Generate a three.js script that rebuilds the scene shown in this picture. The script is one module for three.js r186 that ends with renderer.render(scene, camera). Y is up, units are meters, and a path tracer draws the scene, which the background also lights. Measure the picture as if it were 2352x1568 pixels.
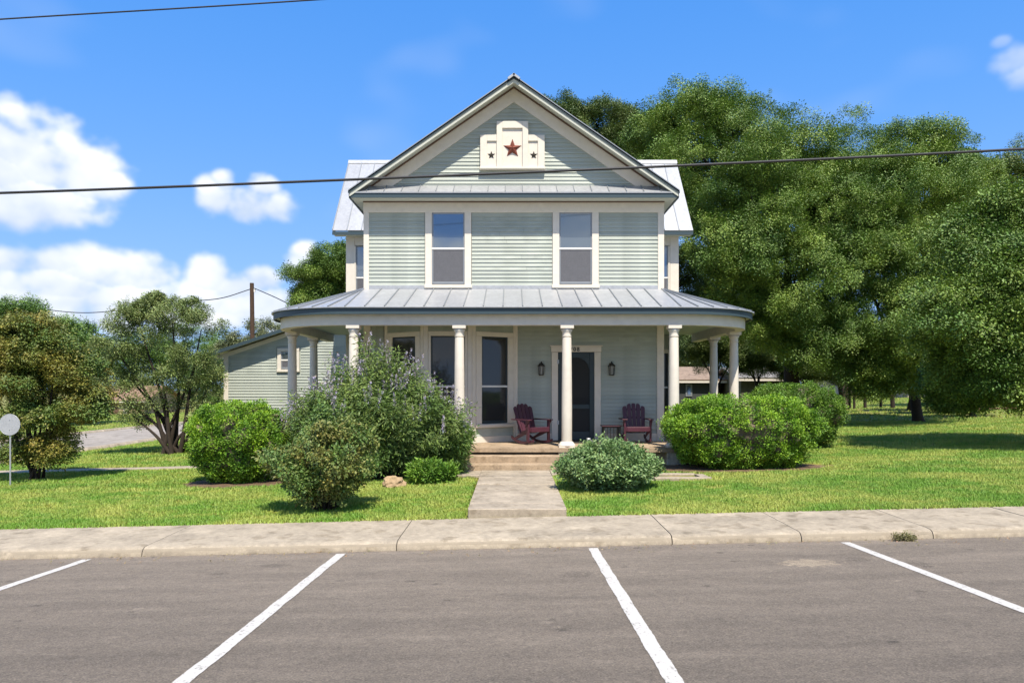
import * as THREE from 'three';
import { mergeGeometries, toCreasedNormals } from 'three/addons/utils/BufferGeometryUtils.js';
import { FontLoader } from 'three/addons/loaders/FontLoader.js';
import { TextGeometry } from 'three/addons/geometries/TextGeometry.js';
import { SimplexNoise } from 'three/addons/math/SimplexNoise.js';

// ---------------------------------------------------------------- camera, sky, sun, exposure
const W = 1024, H = 682, FOC = 1750, HOR = 890, CX = 1176, EYE = 1.97;   // focal length, horizon and centre in pixels of a 2352 x 1568 print
const scene = new THREE.Scene();
const camera = new THREE.PerspectiveCamera(2 * Math.atan(784 / FOC) * 180 / Math.PI, W / H, 0.1, 3000);
camera.position.set(0, EYE, 0);
camera.lookAt(0, EYE, -10);
camera.setViewOffset(W, H, 0, -(HOR - 784) / 1568 * H, W, H);
camera.updateProjectionMatrix();

function rng(seed) { let a = seed >>> 0; return () => { a = (a + 0x6D2B79F5) >>> 0; let t = a; t = Math.imul(t ^ (t >>> 15), t | 1); t ^= t + Math.imul(t ^ (t >>> 7), t | 61); return ((t ^ (t >>> 14)) >>> 0) / 4294967296; }; }
const R0 = rng(7);
const simplex = new SimplexNoise({ random: rng(99) });
const clamp = (v, a, b) => Math.min(b, Math.max(a, v));
const lerp = (a, b, t) => a + (b - a) * t;
const smooth = (a, b, v) => { const t = clamp((v - a) / (b - a), 0, 1); return t * t * (3 - 2 * t); };
const fbm2 = (x, y, o = 4) => { let s = 0, a = 0.5; for (let i = 0; i < o; i++) { s += a * simplex.noise(x, y); x = x * 2.03 + 11.3; y = y * 2.03 - 7.1; a *= 0.5; } return s; };
const fbm3 = (x, y, z, o = 4) => { let s = 0, a = 0.5; for (let i = 0; i < o; i++) { s += a * simplex.noise3d(x, y, z); x = x * 2.03 + 5.3; y = y * 2.03 - 7.1; z = z * 2.03 + 3.7; a *= 0.5; } return s; };
const PX = (px, d) => (px - CX) * d / FOC;              // a pixel column at a depth, in metres
const PY = (py, d) => EYE - (py - HOR) * d / FOC;

const TOSUN = new THREE.Vector3(0.15, 1.0, 0.565).normalize();
const sun = new THREE.DirectionalLight(new THREE.Color().setRGB(1, 0.92, 0.79), 4.7);
sun.position.copy(TOSUN).multiplyScalar(90).add(new THREE.Vector3(0, 0, -22));
sun.target.position.set(0, 0, -22);
sun.castShadow = true;
sun.shadow.mapSize.set(4096, 4096);
Object.assign(sun.shadow.camera, { left: -45, right: 45, top: 45, bottom: -45, near: 1, far: 220 });
scene.add(sun, sun.target);

{ // the sky: clear air and fair weather clouds
  const w = 2816, h = 1408, data = new Float32Array(w * h * 4), r = rng(31);
  const puffs = [], SKYK = 0.735;
  const puff = (px, py, rx, ry, s = 1) => puffs.push([Math.atan((px - CX) / FOC), Math.atan((HOR - py) / Math.hypot(FOC, px - CX)), rx / FOC * 0.86, ry / FOC * 0.9, s]);
  for (const p of [[30, 330, 150, 90], [120, 370, 130, 90], [200, 400, 95, 80], [60, 470, 190, 70], [-90, 380, 180, 140], [250, 420, 50, 45], [40, 285, 45, 50],
    [500, 455, 62, 52], [570, 470, 90, 58], [640, 480, 60, 45], [515, 418, 34, 32], [600, 430, 50, 32],
    [230, 620, 150, 68], [330, 630, 90, 60], [150, 600, 80, 45], [480, 640, 70, 58], [540, 665, 80, 50], [690, 610, 55, 45], [740, 640, 80, 70],
    [60, 700, 280, 80], [330, 720, 260, 62], [640, 720, 220, 66], [-160, 640, 180, 90], [700, 590, 50, 38], [600, 640, 60, 40], [760, 690, 90, 60], [110, 660, 200, 62], [430, 690, 170, 55], [580, 705, 150, 55], [280, 690, 180, 50], [30, 600, 110, 40],
    [2335, 135, 55, 36, 0.45], [2400, 160, 80, 45, 0.5], [2300, 100, 26, 16, 0.3]]) puff(...p);
  for (let i = 0; i < 120; i++) {                          // the same kind of clouds out of view, added to whiten the ambient light
    const az = 0.75 + r() * (2 * Math.PI - 1.5), el = 0.03 + Math.pow(r(), 1.5) * 0.85, s = 0.035 + r() * 0.06;
    for (let k = 0; k < 4; k++) puffs.push([az + (r() - 0.5) * s * 2.6, el + (r() - 0.3) * s * 0.8, s * (0.6 + r() * 0.7), s * (0.4 + r() * 0.4), 1]);
  }
  const near = Array.from({ length: (w >> 6) + 1 }, (_, b) => { const a0 = ((b * 64 + 32) / w - 0.25) * 2 * Math.PI; return puffs.filter(p => { const q = Math.abs(Math.atan2(Math.sin(a0 - p[0]), Math.cos(a0 - p[0]))); return q < 0.08 + p[2] * 1.4; }); });
  for (let y = 0; y < h; y++) {
    const el = ((y + 0.5) / h - 0.5) * Math.PI, ce = Math.cos(el), se = Math.sin(el);
    for (let x = 0; x < w; x++) {
      const o = (y * w + x) * 4;
      let az = ((x + 0.5) / w - 0.25) * 2 * Math.PI; // zero at -z, growing to the right
      az = Math.atan2(Math.sin(az), Math.cos(az));
      const t = clamp(se, 0, 1), hz = Math.pow(1 - t, 5.2), up = smooth(0, 0.75, t);
      let cr = lerp(0.105, 0.05, up) + hz * 0.38, cg = lerp(0.375, 0.245, up) + hz * 0.32, cb = lerp(0.93, 0.74, up) + hz * 0.12;
      if (el > -0.03 && el < 1.0) {
        let m = -9, q = 0, s = 1;
        for (const p of near[x >> 6]) {
          let da = az - p[0]; if (da > Math.PI) da -= 2 * Math.PI; else if (da < -Math.PI) da += 2 * Math.PI;
          if (da > 0.25 || da < -0.25) continue;
          const a = da / p[2], b = (el - p[1]) / (el < p[1] ? p[3] * 0.85 : p[3]), v = 1 - a * a - b * b;
          if (v > m) { m = v; q = b; s = p[4]; }
        }
        if (m > -0.75) {
          const X = ce * Math.sin(az), Z = ce * Math.cos(az);
          const n = fbm3(X * 15, se * 19, Z * 15, 5), n2 = simplex.noise3d(X * 8 + 4, se * 10, Z * 8) * 0.5;
          const dens = m * 0.95 + n * 0.78 + 0.08, al = smooth(-0.05, 0.85, dens) * s * 0.95;
          const lit = clamp(0.52 + 0.34 * q + n * 0.5 + n2 * 0.6, 0.08, 1.0);
          cr = lerp(cr, lerp(0.58, 1.02, lit) * 0.96, al); cg = lerp(cg, lerp(0.68, 1.02, lit) * 0.97, al); cb = lerp(cb, lerp(0.82, 1.03, lit), al);
        }
        const wisp = smooth(0.12, 0.6, fbm3(ce * Math.sin(az) * 3 + 9, se * 6, ce * Math.cos(az) * 3, 3)) * 0.10;
        cr = lerp(cr, 0.8, wisp); cg = lerp(cg, 0.86, wisp); cb = lerp(cb, 0.96, wisp);
      }
      data[o] = cr * SKYK; data[o + 1] = cg * SKYK; data[o + 2] = cb * SKYK; data[o + 3] = 1;
    }
  }
  const sky = new THREE.DataTexture(data, w, h, THREE.RGBAFormat, THREE.FloatType);
  sky.mapping = THREE.EquirectangularReflectionMapping;
  sky.magFilter = THREE.LinearFilter; sky.minFilter = THREE.LinearFilter; sky.wrapS = THREE.RepeatWrapping;
  sky.needsUpdate = true;
  scene.background = sky; scene.environment = sky;
}
const renderer = new THREE.WebGLRenderer({ antialias: true });
renderer.setSize(W, H);
renderer.shadowMap.enabled = true;
renderer.toneMapping = THREE.LinearToneMapping;
renderer.toneMappingExposure = 1.58;

// ---------------------------------------------------------------- textures and materials
function tex(size, fn, { srgb = false, rep = 1, h = size } = {}) {        // fn(u, v, x, y) -> [r, g, b] in 0..1
  const a = new Uint8Array(size * h * 4);
  for (let y = 0; y < h; y++) for (let x = 0; x < size; x++) {
    const c = fn(x / size, y / h, x, y), o = (y * size + x) * 4;
    a[o] = clamp(c[0] * 255, 0, 255); a[o + 1] = clamp(c[1] * 255, 0, 255); a[o + 2] = clamp(c[2] * 255, 0, 255); a[o + 3] = 255;
  }
  const t = new THREE.DataTexture(a, size, h);
  t.wrapS = t.wrapT = THREE.RepeatWrapping; t.magFilter = THREE.LinearFilter; t.minFilter = THREE.LinearMipmapLinearFilter; t.generateMipmaps = true;
  if (srgb) t.colorSpace = THREE.SRGBColorSpace;
  t.repeat.set(rep, rep); t.needsUpdate = true;
  return t;
}
const tile = (u, v, f, o = 4) => {                       // noise that repeats at the tile's edge
  const a = u * 2 * Math.PI, b = v * 2 * Math.PI, k = f / 6.283;
  let s = 0, am = 0.5, ff = k;
  for (let i = 0; i < o; i++) { s += am * simplex.noise4d(Math.cos(a) * ff + i * 9, Math.sin(a) * ff, Math.cos(b) * ff, Math.sin(b) * ff + i * 5); ff *= 2.1; am *= 0.5; }
  return s;
};
const rt = rng(5);
const speck = tex(512, () => { const v = 0.5 + (rt() + rt() + rt() - 1.5) * 0.5; return [v, v, v]; }, { rep: 1 });
const grainTex = tex(512, (u, v) => { const n = tile(u, v, 22, 4) * 0.9 + tile(u, v, 5, 2) * 0.5, g = (rt() - 0.5) * 0.08, k = 0.93 + n * 0.10 + g; return [k, k, k]; }, { srgb: true });
const paintTex = tex(256, (u, v) => { const k = 0.975 + tile(u, v, 9, 3) * 0.045 + (rt() - 0.5) * 0.02; return [k, k, k * 0.995]; }, { srgb: true });
const sidingTex = tex(256, (u, v) => { const k = 0.955 + tile(u, v, 5, 4) * 0.10 + (rt() - 0.5) * 0.02; return [k, k * (1 - 0.01 * tile(u, v, 3, 2)), k * 0.99]; }, { srgb: true });
const concTex = tex(512, (u, v) => {
  const n = tile(u, v, 4, 5), m = tile(u + 0.3, v, 30, 4), st = smooth(0.08, 0.42, tile(u, v + 0.6, 9, 5)), sp = (rt() - 0.5) * 0.10;
  const k = 0.83 + n * 0.16 + m * 0.13 + sp - st * 0.11;
  return [k * 1.0, k * (0.965 - st * 0.01), k * (0.905 - st * 0.03)];
}, { srgb: true });
const concBump = tex(512, (u, v) => { const k = 0.5 + tile(u, v, 40, 4) * 0.5 + (rt() - 0.5) * 0.3; return [k, k, k]; });
const wearTex = tex(512, (u, v) => { const n = tile(u, v, 40, 3) + 0.5 * tile(u, v, 7, 3), hole = smooth(0.30, 0.5, n + (rt() - 0.5) * 0.35), k = 0.95 - hole * 0.36 + (rt() - 0.5) * 0.05; return [k, k * 0.99, k * (0.975 - hole * 0.04)]; }, { srgb: true });
const barkTex = tex(256, (u, v) => { const n = simplex.noise(u * 40, v * 5) * 0.5 + tile(u, v, 18, 3); const k = 0.62 + n * 0.3; return [k, k * 0.95, k * 0.88]; }, { srgb: true });
const rgb = (r, g, b) => new THREE.Color().setRGB(r, g, b);
const std = (c, roughness = 0.8, o = {}) => new THREE.MeshStandardMaterial({ color: c, roughness, ...o });
const phys = (c, roughness, o = {}) => new THREE.MeshPhysicalMaterial({ color: c, roughness, ...o });
const M = {
  siding: [0, 1, 2, 3, 4].map(i => std(rgb(0.400 + i * 0.012, 0.437 + i * 0.012, 0.392 + i * 0.010), 0.62, { map: sidingTex })),
  trim: std(rgb(0.71, 0.65, 0.56), 0.6, { map: paintTex }),
  slate: std(rgb(0.035, 0.06, 0.072), 0.5),
  soffit: std(rgb(0.52, 0.53, 0.46), 0.75, { map: paintTex }),
  ceiling: std(rgb(0.46, 0.54, 0.50), 0.7, { map: paintTex }),
  brown: std(rgb(0.125, 0.072, 0.048), 0.7),
  metal: [0, 1, 2].map(i => phys(rgb(0.45 + i * 0.015, 0.46 + i * 0.015, 0.47 + i * 0.015), 0.42, { metalness: 0.35, map: grainTex })),
  seam: std(rgb(0.26, 0.28, 0.30), 0.45, { metalness: 0.4 }),
  glass: phys(rgb(0.21, 0.25, 0.29), 0.04, { metalness: 0.75 }),
  darkglass: phys(rgb(0.03, 0.032, 0.032), 0.05, { ior: 1.52 }),
  screen: std(rgb(0.115, 0.115, 0.125), 0.55, { map: grainTex }),
  mesh: std(rgb(0.012, 0.013, 0.013), 0.75),
  sash: std(rgb(0.74, 0.72, 0.68), 0.5),
  door: std(rgb(0.02, 0.036, 0.042), 0.5),
  inside: std(rgb(0.10, 0.10, 0.09), 0.9),
  conc: std(rgb(0.50, 0.455, 0.385), 0.92, { map: concTex, bumpMap: concBump, bumpScale: 0.004 }),
  walk: std(rgb(0.50, 0.455, 0.395), 0.92, { map: concTex, bumpMap: concBump, bumpScale: 0.004 }),
  step: std(rgb(0.52, 0.42, 0.32), 0.9, { map: concTex, bumpMap: concBump, bumpScale: 0.004 }),
  skirt: std(rgb(0.40, 0.36, 0.31), 0.92, { map: concTex }),
  maroon: std(rgb(0.082, 0.021, 0.036), 0.45, { map: grainTex }),
  black: std(rgb(0.016, 0.016, 0.014), 0.5),
  bronze: std(rgb(0.045, 0.04, 0.032), 0.5, { metalness: 0.4 }),
  lampglass: phys(rgb(0.5, 0.5, 0.45), 0.2, { transmission: 0.6, thickness: 0 }),
  rust: std(rgb(0.20, 0.055, 0.035), 0.5, { metalness: 0.35 }),
  bark: std(rgb(0.085, 0.066, 0.05), 0.95, { map: barkTex }),
  barkpale: std(rgb(0.20, 0.165, 0.13), 0.9, { map: barkTex }),
  pole: std(rgb(0.17, 0.105, 0.07), 0.9, { map: barkTex }),
  cable: std(rgb(0.018, 0.018, 0.02), 0.6),
  galv: std(rgb(0.45, 0.46, 0.48), 0.45, { metalness: 0.5 }),
  signgrey: std(rgb(0.50, 0.51, 0.53), 0.4, { metalness: 0.3, map: grainTex }),
  paint: std(rgb(0.56, 0.545, 0.515), 0.75, { map: wearTex, bumpMap: speck, bumpScale: 0.003 }),
  rock: std(rgb(0.55, 0.42, 0.27), 0.95, { map: concTex }),
  whitestone: std(rgb(0.62, 0.60, 0.54), 0.9, { map: concTex }),
  soil: std(rgb(0.20, 0.135, 0.085), 1, { map: concTex }),
};
const leafMat = (c, o = {}) => phys(c, 0.58, { transmission: 0.2, thickness: 0, side: THREE.DoubleSide, vertexColors: true, ...o });

// ---------------------------------------------------------------- small builders
const used = {};
const numbered = n => { const k = used[n] = (used[n] ?? -1) + 1; return k ? n + '_' + String(k).padStart(3, '0') : n; };
function uvm(g, s = 1) {                                  // uv in metres, laid on by the way each face points
  const p = g.attributes.position, n = g.attributes.normal, uv = new Float32Array(p.count * 2);
  for (let i = 0; i < p.count; i++) {
    const ax = Math.abs(n.getX(i)), ay = Math.abs(n.getY(i)), az = Math.abs(n.getZ(i));
    const [u, v] = ay >= ax && ay >= az ? [p.getX(i), p.getZ(i)] : ax > az ? [p.getZ(i), p.getY(i)] : [p.getX(i), p.getY(i)];
    uv[i * 2] = u * s; uv[i * 2 + 1] = v * s;
  }
  g.setAttribute('uv', new THREE.BufferAttribute(uv, 2));
  return g;
}
function shadow(o) { o.castShadow = o.receiveShadow = true; return o; }
function mesh(name, g, m, parent, org) {
  if (org) g.translate(-org.x, -org.y, -org.z);
  const o = shadow(new THREE.Mesh(g, m)); o.name = name; (parent || scene).add(o); return o;
}
function thing(name, label, category, x = 0, y = 0, d = 0, turn = 0, group) {
  const o = new THREE.Group(); o.name = numbered(name); o.position.set(x, y, -d); o.rotation.y = turn;
  o.userData = { label, category }; if (group) o.userData.group = group; scene.add(o); return o;
}
const sub = (name, parent) => { const o = new THREE.Group(); o.name = name; parent.add(o); return o; };
function structure(name, g, m) { const o = mesh(numbered(name), g, m); o.userData.kind = 'structure'; return o; }
const box = (x0, x1, y0, y1, d0, d1, s = 0.5) => uvm(new THREE.BoxGeometry(x1 - x0, y1 - y0, d1 - d0).translate((x0 + x1) / 2, (y0 + y1) / 2, -(d0 + d1) / 2), s);
function chamfer(x0, x1, y0, y1, z0, z1, b = 0.008) {     // a box with bevelled edges, from its corners
  const s = new THREE.Shape([[x0 + b, y0 + b], [x1 - b, y0 + b], [x1 - b, y1 - b], [x0 + b, y1 - b]].map(p => new THREE.Vector2(...p)));
  return uvm(new THREE.ExtrudeGeometry(s, { depth: z1 - z0 - 2 * b, bevelThickness: b, bevelSize: b, bevelSegments: 1, curveSegments: 1 }).translate(0, 0, z0 + b), 0.5);
}
function quadSlab(a, b, c, d, th) {                       // four corners (Vector3, anticlockwise seen from above or outside) and a thickness
  const n = new THREE.Vector3().subVectors(b, a).cross(new THREE.Vector3().subVectors(d, a));
  if (n.lengthSq() < 1e-9) n.subVectors(c, b).cross(new THREE.Vector3().subVectors(d, b));
  n.normalize().multiplyScalar(th);
  const t = [a, b, c, d], u = t.map(p => p.clone().sub(n)), P = [];
  const q = (p0, p1, p2, p3) => P.push(p0, p1, p2, p0, p2, p3);
  q(...t); q(u[3], u[2], u[1], u[0]);
  for (let i = 0; i < 4; i++) { const j = (i + 1) % 4; q(u[i], u[j], t[j], t[i]); }
  const g = new THREE.BufferGeometry().setFromPoints(P); g.computeVertexNormals(); return uvm(g, 0.4);
}
const V = (x, y, d) => new THREE.Vector3(x, y, -d);
function tube(pts, radii, seg = 8, steps = 0) {           // a limb that tapers along its path
  const c = new THREE.CatmullRomCurve3(pts), n = steps || pts.length * 3, f = c.computeFrenetFrames(n, false), P = [], N = [], U = [], I = [];
  for (let i = 0; i <= n; i++) {
    const t = i / n, p = c.getPoint(t), k = t * (radii.length - 1), j = Math.min(radii.length - 2, Math.floor(k)), r = lerp(radii[j], radii[j + 1], k - j);
    for (let s = 0; s <= seg; s++) {
      const a = s / seg * 2 * Math.PI, v = f.normals[i].clone().multiplyScalar(Math.cos(a)).addScaledVector(f.binormals[i], Math.sin(a));
      P.push(p.x + v.x * r, p.y + v.y * r, p.z + v.z * r); N.push(v.x, v.y, v.z); U.push(s / seg * 2, t * n * 0.3);
      if (i < n && s < seg) { const q = i * (seg + 1) + s; I.push(q, q + 1, q + seg + 1, q + 1, q + seg + 2, q + seg + 1); }
    }
  }
  const g = new THREE.BufferGeometry();
  g.setAttribute('position', new THREE.Float32BufferAttribute(P, 3)); g.setAttribute('normal', new THREE.Float32BufferAttribute(N, 3)); g.setAttribute('uv', new THREE.Float32BufferAttribute(U, 2)); g.setIndex(I);
  return g;
}
// the lie of the land: the street falls towards one end, the carriageway falls towards its kerb
const KERB = 9.35, BACK = 10.85;
function G(x, d) {
  const s = 0.0225 * clamp(x, -45, 45);
  if (d < KERB) return s + (KERB - Math.max(d, -3)) * 0.037 - Math.max(0, -3 - d) * 0.03;
  if (d < BACK) return s + 0.10 + 0.012 * (d - KERB);
  return s + 0.118 + 0.088 * smooth(BACK, 14.6, d) + 0.012 * simplex.noise(x * 0.25, d * 0.25) * smooth(BACK, 12.5, d);
}
// ---------------------------------------------------------------- ground, street, pavement
function sheet(xs, ds, lift, s = 1, uvf) {                // a sheet that follows the ground
  const P = [], U = [], I = [], nx = xs.length;
  ds.forEach((d, j) => xs.forEach((x, i) => {
    P.push(x, G(x, d) + (typeof lift === 'function' ? lift(x, d) : lift), -d); U.push(...(uvf ? uvf(x, d) : [x * s, d * s]));
    if (i < nx - 1 && j < ds.length - 1) { const a = j * nx + i; I.push(a, a + 1, a + nx, a + 1, a + nx + 1, a + nx); }
  }));
  const g = new THREE.BufferGeometry();
  g.setAttribute('position', new THREE.Float32BufferAttribute(P, 3)); g.setAttribute('uv', new THREE.Float32BufferAttribute(U, 2)); g.setIndex(I); g.computeVertexNormals();
  return g;
}
const span = (a, b, n) => Array.from({ length: n + 1 }, (_, i) => a + (b - a) * i / n);
const far = [...span(-420, -60, 6), ...span(-54, 54, 108), ...span(60, 420, 6)];
const lawnTex = tex(512, (u, v) => {
  const n = tile(u, v, 7, 5), m = tile(u, v, 60, 3), b = smooth(0.16, 0.5, tile(u + 0.4, v, 12, 5)), sp = (rt() - 0.5) * 0.22;
  const k = 0.78 + n * 0.25 + m * 0.3 + sp;
  return [k * (0.64 + n * 0.08 + b * 0.18), k * (0.64 + b * 0.02), k * (0.29 + b * 0.16)];
}, { srgb: true });
const lawnMat = std(rgb(0.82, 0.82, 0.82), 1, { map: lawnTex });
const ground = structure('ground', sheet(far, [...span(-300, -30, 6), ...span(-27, 9, 18), KERB + 0.3, BACK - 0.02, BACK, ...span(11, 16, 20), ...span(16.5, 60, 60), ...span(66, 200, 16), ...span(240, 700, 6)], (x, d) => d < BACK - 0.01 ? -0.2 : 0, 0.16), lawnMat);

// asphalt: aggregate, wheel-worn bands along the street, a sandy patch, tar spots and old chalky smears
const AX0 = -8, AX1 = 8, AD0 = 3.4, AD1 = 9.4;
const spots = [];
for (let i = 0; i < 120; i++) spots.push([AX0 + R0() * 16, AD0 + R0() * 6, 0.015 + R0() * 0.05, R0() < 0.5 ? 1 : -1]);
for (let i = 0; i < 14; i++) spots.push([AX0 + R0() * 16, AD0 + R0() * 6, 0.07 + R0() * 0.10, R0() < 0.6 ? 0.6 : -0.7]);
const spotGrid = {}; for (const s of spots) for (let i = -1; i < 2; i++) for (let j = -1; j < 2; j++) (spotGrid[(Math.floor((s[0] - AX0) * 2) + i) * 12 + Math.floor((s[1] - AD0) * 2) + j] ??= []).push(s);
const roadTex = tex(2048, (u, v) => {
  const x = lerp(AX0, AX1, u), d = lerp(AD0, AD1, v);
  let k = 0.52 + fbm2(x * 0.18, d * 1.9, 3) * 0.05 + fbm2(x * 1.1 + 40, d * 2.2, 3) * 0.03 + fbm2(x * 9, d * 9, 2) * 0.035 + (rt() + rt() - 1) * 0.13;
  if (rt() < 0.012) k += 0.13; else if (rt() < 0.014) k -= 0.12;
  k += smooth(0.2, 0.45, fbm2(x * 0.9 + 70, d * 3.3, 3)) * 0.02;
  let warm = 0;
  const sx = (x - 3.15) / 0.34, sd = (d - 8.05) / 0.22 , sb = 1 - sx * sx - sd * sd, sa = sb < -1.2 ? sb : sb + fbm2(x * 7, d * 7, 4) * 1.1;
  if (sa > 0) { const a = smooth(0, 0.7, sa) * (0.35 + 0.65 * rt()); k += 0.17 * a; warm += 0.03 * a; }
  for (const s of spotGrid[Math.floor((x - AX0) * 2) * 12 + Math.floor((d - AD0) * 2)] || []) { const dx = x - s[0], dd = d - s[1]; if (Math.abs(dx) < 0.3 && Math.abs(dd) < 0.3) { const q = 1 - (dx * dx * 0.5 + dd * dd) / (s[2] * s[2]) + fbm2(x * 20, d * 20, 3); if (q > 0.2) k += (s[3] > 0 ? 0.065 : -0.12) * smooth(0.2, 1, q) * Math.abs(s[3]); } }
  const edge = d < 9.15 ? 0 : smooth(9.15, 9.38, d) * smooth(-0.1, 0.35, fbm2(x * 3, d * 8, 4)); k += edge * 0.04; warm += edge * 0.015; // washed-in dirt beside the kerb
  return [k + warm * 1.3, k * 0.955 + warm, k * 0.915];
}, { srgb: true, h: 1024 });
roadTex.wrapS = roadTex.wrapT = THREE.MirroredRepeatWrapping;
const roadBump = speck.clone(); roadBump.repeat.set(90, 34); roadBump.needsUpdate = true;
const roadMat = std(rgb(1.0, 0.905, 0.755), 0.88, { map: roadTex, bumpMap: roadBump, bumpScale: 0.006 });
structure('road', sheet([...span(-120, -12, 12), ...span(-11, 11, 60), ...span(12, 120, 12)], [...span(-14, 2, 10), ...span(2.4, KERB - 0.002, 40)], 0, 1, (x, d) => [(x - AX0) / 16, (d - AD0) / 6]), roadMat);

function paintLine(x, d0, d1, wid, seed) {                // a hand-rolled stall line with slightly ragged edges
  const r = rng(seed), n = 150, P = [], U = [], I = [];
  for (let i = 0; i <= n; i++) {
    const d = lerp(d0, d1, i / n), j = () => (r() - 0.5) * 0.004 + simplex.noise(d * 1.5, seed) * 0.006 + simplex.noise(d * 9, seed + 4) * 0.003;
    for (const s of [-1, 1]) { const xx = x + s * wid / 2 + j(); P.push(xx, G(xx, d) + 0.005, -d); U.push(xx * 0.6, d * 0.6); }
    if (i < n) { const a = i * 2; I.push(a, a + 1, a + 2, a + 1, a + 3, a + 2); }
  }
  const g = new THREE.BufferGeometry(); g.setAttribute('position', new THREE.Float32BufferAttribute(P, 3)); g.setAttribute('uv', new THREE.Float32BufferAttribute(U, 2)); g.setIndex(I); g.computeVertexNormals();
  structure('parking_line', g, M.paint);
}
[-8.2, -5.14, -2.07, 0.975, 4.03, 7.08].forEach((x, i) => paintLine(x, 3.6, KERB - 0.14, 0.112, 40 + i));

// pavement slabs with a rounded kerb edge, one mesh each
const pavement = new THREE.Group(); pavement.name = 'sidewalk'; pavement.userData.kind = 'structure'; scene.add(pavement);
{
  const prof = [[KERB - 0.005, -0.12], [KERB + 0.0, 0.0], [KERB + 0.012, 0.05], [KERB + 0.035, 0.082], [KERB + 0.075, 0.1], [KERB + 0.16, 0.108], [BACK, 0.122], [BACK, -0.12]];
  const joints = [-60, -40, -25, -16, -11.2, -7.9, -4.55, -1.42, 1.97, 3.56, 5.18, 6.8, 8.4, 10, 11.6, 20, 35, 60];
  for (let k = 0; k + 1 < joints.length; k++) {
    const a = joints[k] + 0.006, b = joints[k + 1] - 0.006, n = Math.max(2, Math.min(40, Math.round((b - a) / 0.12))), P = [], I = [], m = prof.length, dy = (R0() - 0.5) * 0.006;
    for (let i = 0; i <= n; i++) {
      const x = lerp(a, b, i / n);
      prof.forEach(([d, y], j) => {
        const chip = j > 0 && j < 5 && Math.abs(x) < 10 ? fbm2(x * 2.3, j * 0.35, 4) * 0.014 : 0;
        P.push(x, 0.0225 * clamp(x, -45, 45) + y + dy + (j > 1 ? chip * 0.5 : 0), -(d + Math.abs(chip)));
      });
    }
    for (let i = 0; i < n; i++) for (let j = 0; j < m - 1; j++) { const q = i * m + j; I.push(q, q + m, q + 1, q + 1, q + m, q + m + 1); }
    for (const e of [0, n]) for (let j = 1; j < m - 1; j++) e ? I.push(e * m, e * m + j, e * m + j + 1) : I.push(0, j + 1, j);
    const g = new THREE.BufferGeometry(); g.setAttribute('position', new THREE.Float32BufferAttribute(P, 3)); g.setIndex(I); g.computeVertexNormals();
    const g2 = uvm(toCreasedNormals(g, 0.7), 0.3); const uv = g2.attributes.uv; for (let i = 0; i < uv.count; i++) uv.setXY(i, uv.getX(i) + k * 0.37, uv.getY(i) + k * 0.21);
    mesh(k ? 'slab_' + String(k).padStart(3, '0') : 'slab', g2, M.conc, pavement);
  }
}
// the front walk, two slabs, and the aprons beside the steps
const walkway = new THREE.Group(); walkway.name = 'front_walkway'; walkway.userData.kind = 'structure'; scene.add(walkway);
[[-0.63, 0.78, 0.235, 10.88, 11.42], [-0.63, 0.78, 0.237, 11.428, 13.6], [-0.63, 0.78, 0.245, 13.608, 15.88], [-1.28, -0.638, 0.236, 15.05, 15.88], [0.788, 1.18, 0.252, 15.05, 15.88]].forEach(([x0, x1, y, d0, d1], i) =>
  mesh(i ? 'slab_' + String(i).padStart(3, '0') : 'slab', uvm(chamfer(x0, x1, -0.1, y + 0.004, -d1, -d0, 0.012), 0.33), M.walk, walkway));
structure('side_path', sheet(span(-14, -7, 14), [18.0, 18.25, 18.5, 18.7], 0.012, 0.35), M.conc);
for (const [x, d, rx, rd] of [[4.72, 15.85, 1.95, 1.02], [-5.35, 15.2, 1.25, 1.02], [-2.9, 15.4, 1.9, 0.9]]) structure('planting_bed', sheet(span(x - rx, x + rx, 24), span(d - rd, d + rd, 14), (X, D) => 0.010 - 0.08 * smooth(0.9, 1.05, Math.hypot((X - x) / rx, (D - d) / rd) + 0.06 * simplex.noise(X * 3, D * 3)), 0.5), M.soil);
// the side street and its kerb
const sideMat = std(rgb(0.44, 0.42, 0.41), 0.95, { map: concTex });
structure('side_street', sheet([-20.5, -19, -17, -15, -14.3], [...span(10.9, 60, 40), ...span(70, 260, 8)], 0.02, 0.2), sideMat);
structure('street_kerb', sheet([-14.28, -14.24, -13.95, -13.9], [...span(14, 60, 30), ...span(70, 260, 8)], (x) => x > -13.92 || x < -14.26 ? 0 : 0.10, 0.3), M.conc);
structure('street_kerb', sheet([-20.9, -20.87, -20.56, -20.52], [...span(14, 60, 30), ...span(70, 260, 8)], (x) => x > -20.54 || x < -20.88 ? 0 : 0.10, 0.3), M.conc);
{ // the border stones of a small bed beside the silver bush
  const t = thing('bed_edging', 'low pale concrete edging of a small bare bed on the lawn', 'edging', 3.1, G(3.1, 14.3), 14.3);
  const o = new THREE.Vector3(3.1, G(3.1, 14.3), -14.3), y = o.y;
  [[2.55, 3.68, 14.0, 14.16], [3.5, 3.66, 14.17, 14.62], [2.55, 3.52, 14.63, 14.78]].forEach(([x0, x1, d0, d1]) => mesh('edging_stone', chamfer(x0, x1, y - 0.05, y + 0.05, -d1, -d0, 0.015), M.conc, t, o));
}
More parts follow.
